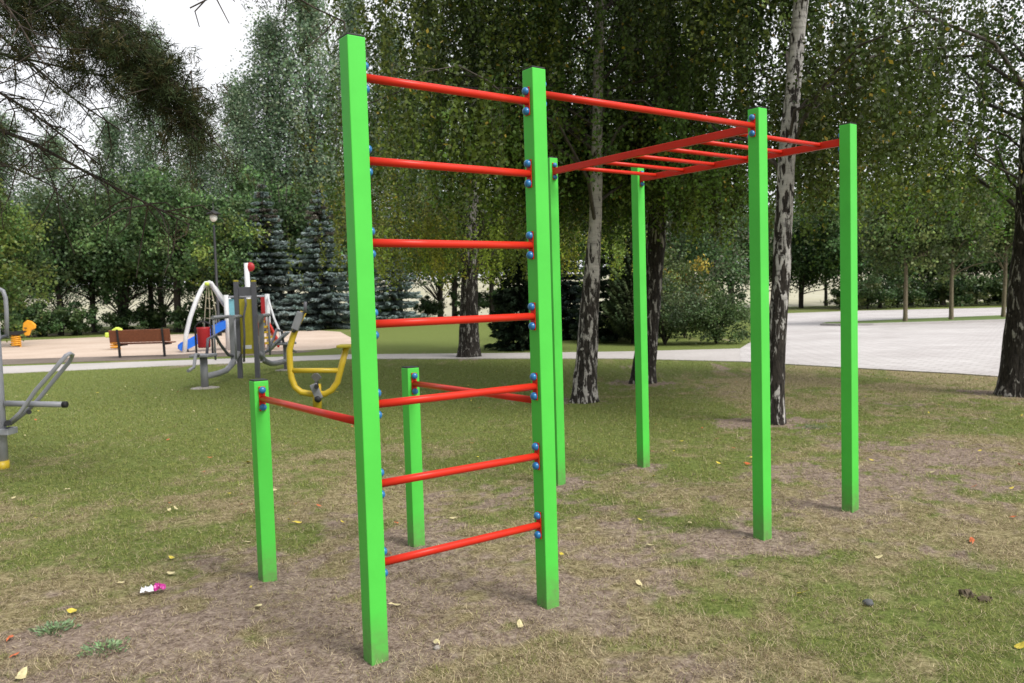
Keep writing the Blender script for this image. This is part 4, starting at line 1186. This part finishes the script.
for px, py, k, s, lab in [(73, 614, 'yellow', 1.0, 'bright yellow fallen leaf left of and below the pink wrapper'), (22, 679, 'pale', 1.1, 'pale yellow fallen leaf at the bottom left corner'), (10, 641, 'orange', .9, 'orange red fallen leaf at the left edge of the lawn'),
                     (802, 595, 'yellow', .95, 'yellow fallen leaf right of the nearest right post on the lawn'), (258, 609, 'pale', .9, 'pale fallen leaf in front of the low left post'), (396, 606, 'pale', .9, 'pale fallen leaf on bare soil inside the ladder'),
                     (437, 645, 'pale', .8, 'whitish fallen leaf near the base of the tallest post'), (748, 464, 'orange', 1.1, 'orange fallen leaf just left of the nearest right post'), (972, 542, 'orange', .8, None), (1021, 647, 'yellow', .9, 'yellow fallen leaf at the lower right edge'),
                     (690, 525, 'pale', .9, None), (1015, 519, 'orange', .9, None), (16, 657, 'orange', .6, None), (248, 464, 'yellow', 1.2, None), (298, 524, 'yellow', .9, None), (172, 560, 'yellow', .8, None), (172, 575, 'pale', .8, None), (520, 626, 'pale', .8, None)]:
    g = G(px, py); leaf_at(g[0], g[1], k, s, lab)
for i in range(210):
    y = 3.8 * (16 / 3.8) ** (rng.random() ** .6); x = (rng.random() * 2 - 1) * .62 * y
    if y > lawn_limit(x) - .3: continue
    leaf_at(x, y, rng.choice(['yellow', 'pale', 'pale', 'pale', 'orange', 'brown', 'yellow']), rng.uniform(.45, .8))


def lump(name, c, r0, sc, seed, mat, label, cat):
    r = np.random.default_rng(seed)
    mb = MB().ball((c[0], c[1], c[2] + r0 * sc[2] * .5), r0, 12, sc)
    mb.v = [tuple(np.array(v) + r.normal(size=3) * r0 * (.26 if 'clod' in name else .13)) for v in mb.v]
    if 'clod' in name: mb.sm = [False] * len(mb.sm)
    root_o = mb.mesh(name, (c[0], c[1], 0))
    o = link_mesh(name, root_o, M[mat]); o.location = (float(c[0]), float(c[1]), 0)
    tag(o, label, cat)


lump('stone', G(868, 604), .021, (1.2, 1, .7), 1, 'stone', 'small dark grey stone on the grass at lower right', 'stone')
lump('soil_clod', G(967, 596), .026, (1.3, 1, .6), 2, 'clod', 'brown lump of turned up soil at lower right', 'soil clod')
lump('soil_clod', G(985, 600), .021, (1.5, 1, .5), 3, 'clod', 'smaller lump of soil just right of the larger one', 'soil clod')
lump('stone', G(437, 649), .014, (1.2, 1, .7), 4, 'concrete', 'pale pebble in the bare soil near the tallest post', 'stone')


def weed(c, R, n, seed, label):
    r = np.random.default_rng(seed)
    a = r.random(n) * 6.28; rr = R * np.sqrt(r.random(n))
    rr = rr * (.5 + .5 * np.sin(a * 3 + seed) ** 2)
    C = np.stack([c[0] + rr * np.cos(a), c[1] + rr * np.sin(a), .006 + r.random(n) * .018], -1)
    Q = leaf_quads(C, .022 * r.uniform(.6, 1.3, n), .009, np.stack([np.cos(a), np.sin(a), .6 + 0 * a], -1), .5, r)
    o = link_mesh('weed', quads_mesh('weed', Q - np.array([c[0], c[1], 0]), shade((.13, .185, .095), n, .3, r)), M['leaf']); o.location = (float(c[0]), float(c[1]), 0)
    tag(o, label, 'weed')


weed(G(55, 631), .11, 260, 1, 'blue green weed patch near the left bottom corner')
weed(G(105, 650), .12, 170, 2, 'thin sprawling weed patch right of the blue green one')
weed(G(815, 428), .2, 200, 3, 'green weed tuft on the lawn right of the slender birch')

# ------------------------------------------------------------------ light
w = bpy.data.worlds.new('World'); SC.world = w; w.use_nodes = True
nt = w.node_tree; bg = nt.nodes['Background']
SUN = unit(np.array([.72, -.62, 0])); EL = math.radians(46)
sky = N(nt, 'ShaderNodeTexSky'); sky.sky_type = 'NISHITA'; sky.sun_disc = False
sky.sun_elevation = EL; sky.sun_rotation = math.atan2(SUN[0], SUN[1]); sky.dust_density = 3.0
mx = N(nt, 'ShaderNodeMix', data_type='RGBA'); mx.inputs[0].default_value = .9
nt.links.new(sky.outputs[0], mx.inputs[6])
# broken white cloud cover
tcw = N(nt, 'ShaderNodeTexCoord'); nz = N(nt, 'ShaderNodeTexNoise', Scale=2.2, Detail=5.0); nt.links.new(tcw.outputs['Generated'], nz.inputs['Vector'])
rc = ramp(nt, [(.35, (11.2, 11.4, 12.0)), (.65, (12.8, 12.8, 13.0))]); nt.links.new(nz.outputs['Fac'], rc.inputs['Fac'])
vm = N(nt, 'ShaderNodeVectorMath', operation='DOT_PRODUCT'); vm.inputs[1].default_value = (-.8, -.6, 0)  # clouds dimmed behind-left, out of view, added to deepen the posts' shaded faces
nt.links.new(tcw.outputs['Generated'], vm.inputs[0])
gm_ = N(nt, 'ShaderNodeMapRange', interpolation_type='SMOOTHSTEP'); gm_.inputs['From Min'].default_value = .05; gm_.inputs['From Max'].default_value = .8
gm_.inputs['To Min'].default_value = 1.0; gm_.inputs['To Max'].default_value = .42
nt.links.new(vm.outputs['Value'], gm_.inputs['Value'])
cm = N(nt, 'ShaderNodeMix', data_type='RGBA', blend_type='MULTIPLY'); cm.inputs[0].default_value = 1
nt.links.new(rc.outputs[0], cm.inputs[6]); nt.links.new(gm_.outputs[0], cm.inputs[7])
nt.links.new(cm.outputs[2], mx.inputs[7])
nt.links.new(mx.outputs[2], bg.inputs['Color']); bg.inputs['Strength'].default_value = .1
sd = bpy.data.lights.new('sun', 'SUN'); sd.energy = 3.8; sd.angle = math.radians(24); sd.color = (1, .96, .9)
so = bpy.data.objects.new('sun', sd); COL.objects.link(so)
sdir = np.array([SUN[0] * math.cos(EL), SUN[1] * math.cos(EL), math.sin(EL)])
so.rotation_euler = Vector(sdir).to_track_quat('Z', 'Y').to_euler(); so.location = (6, -6, 12)

# ------------------------------------------------------------------ camera
cd = bpy.data.cameras.new('camera'); co = bpy.data.objects.new('camera', cd); COL.objects.link(co)
cd.sensor_width = 36; cd.lens = F / 1024 * 36; cd.clip_end = 1500; cd.clip_start = .05
m4 = Matrix.Identity(4)
for i in range(3):
    m4[i][0] = RT[i]; m4[i][1] = UP[i]; m4[i][2] = -FW[i]; m4[i][3] = CAM[i]
co.matrix_world = m4
cd.dof.use_dof = True; cd.dof.focus_distance = 4.2; cd.dof.aperture_fstop = 5.0
SC.camera = co

SC.view_settings.view_transform = 'Standard'; SC.view_settings.look = 'None'; SC.view_settings.exposure = 0
SC.render.engine = 'CYCLES'
SC.cycles.max_bounces = 6; SC.cycles.diffuse_bounces = 3; SC.cycles.glossy_bounces = 2; SC.cycles.transmission_bounces = 3
SC.cycles.use_denoising = True
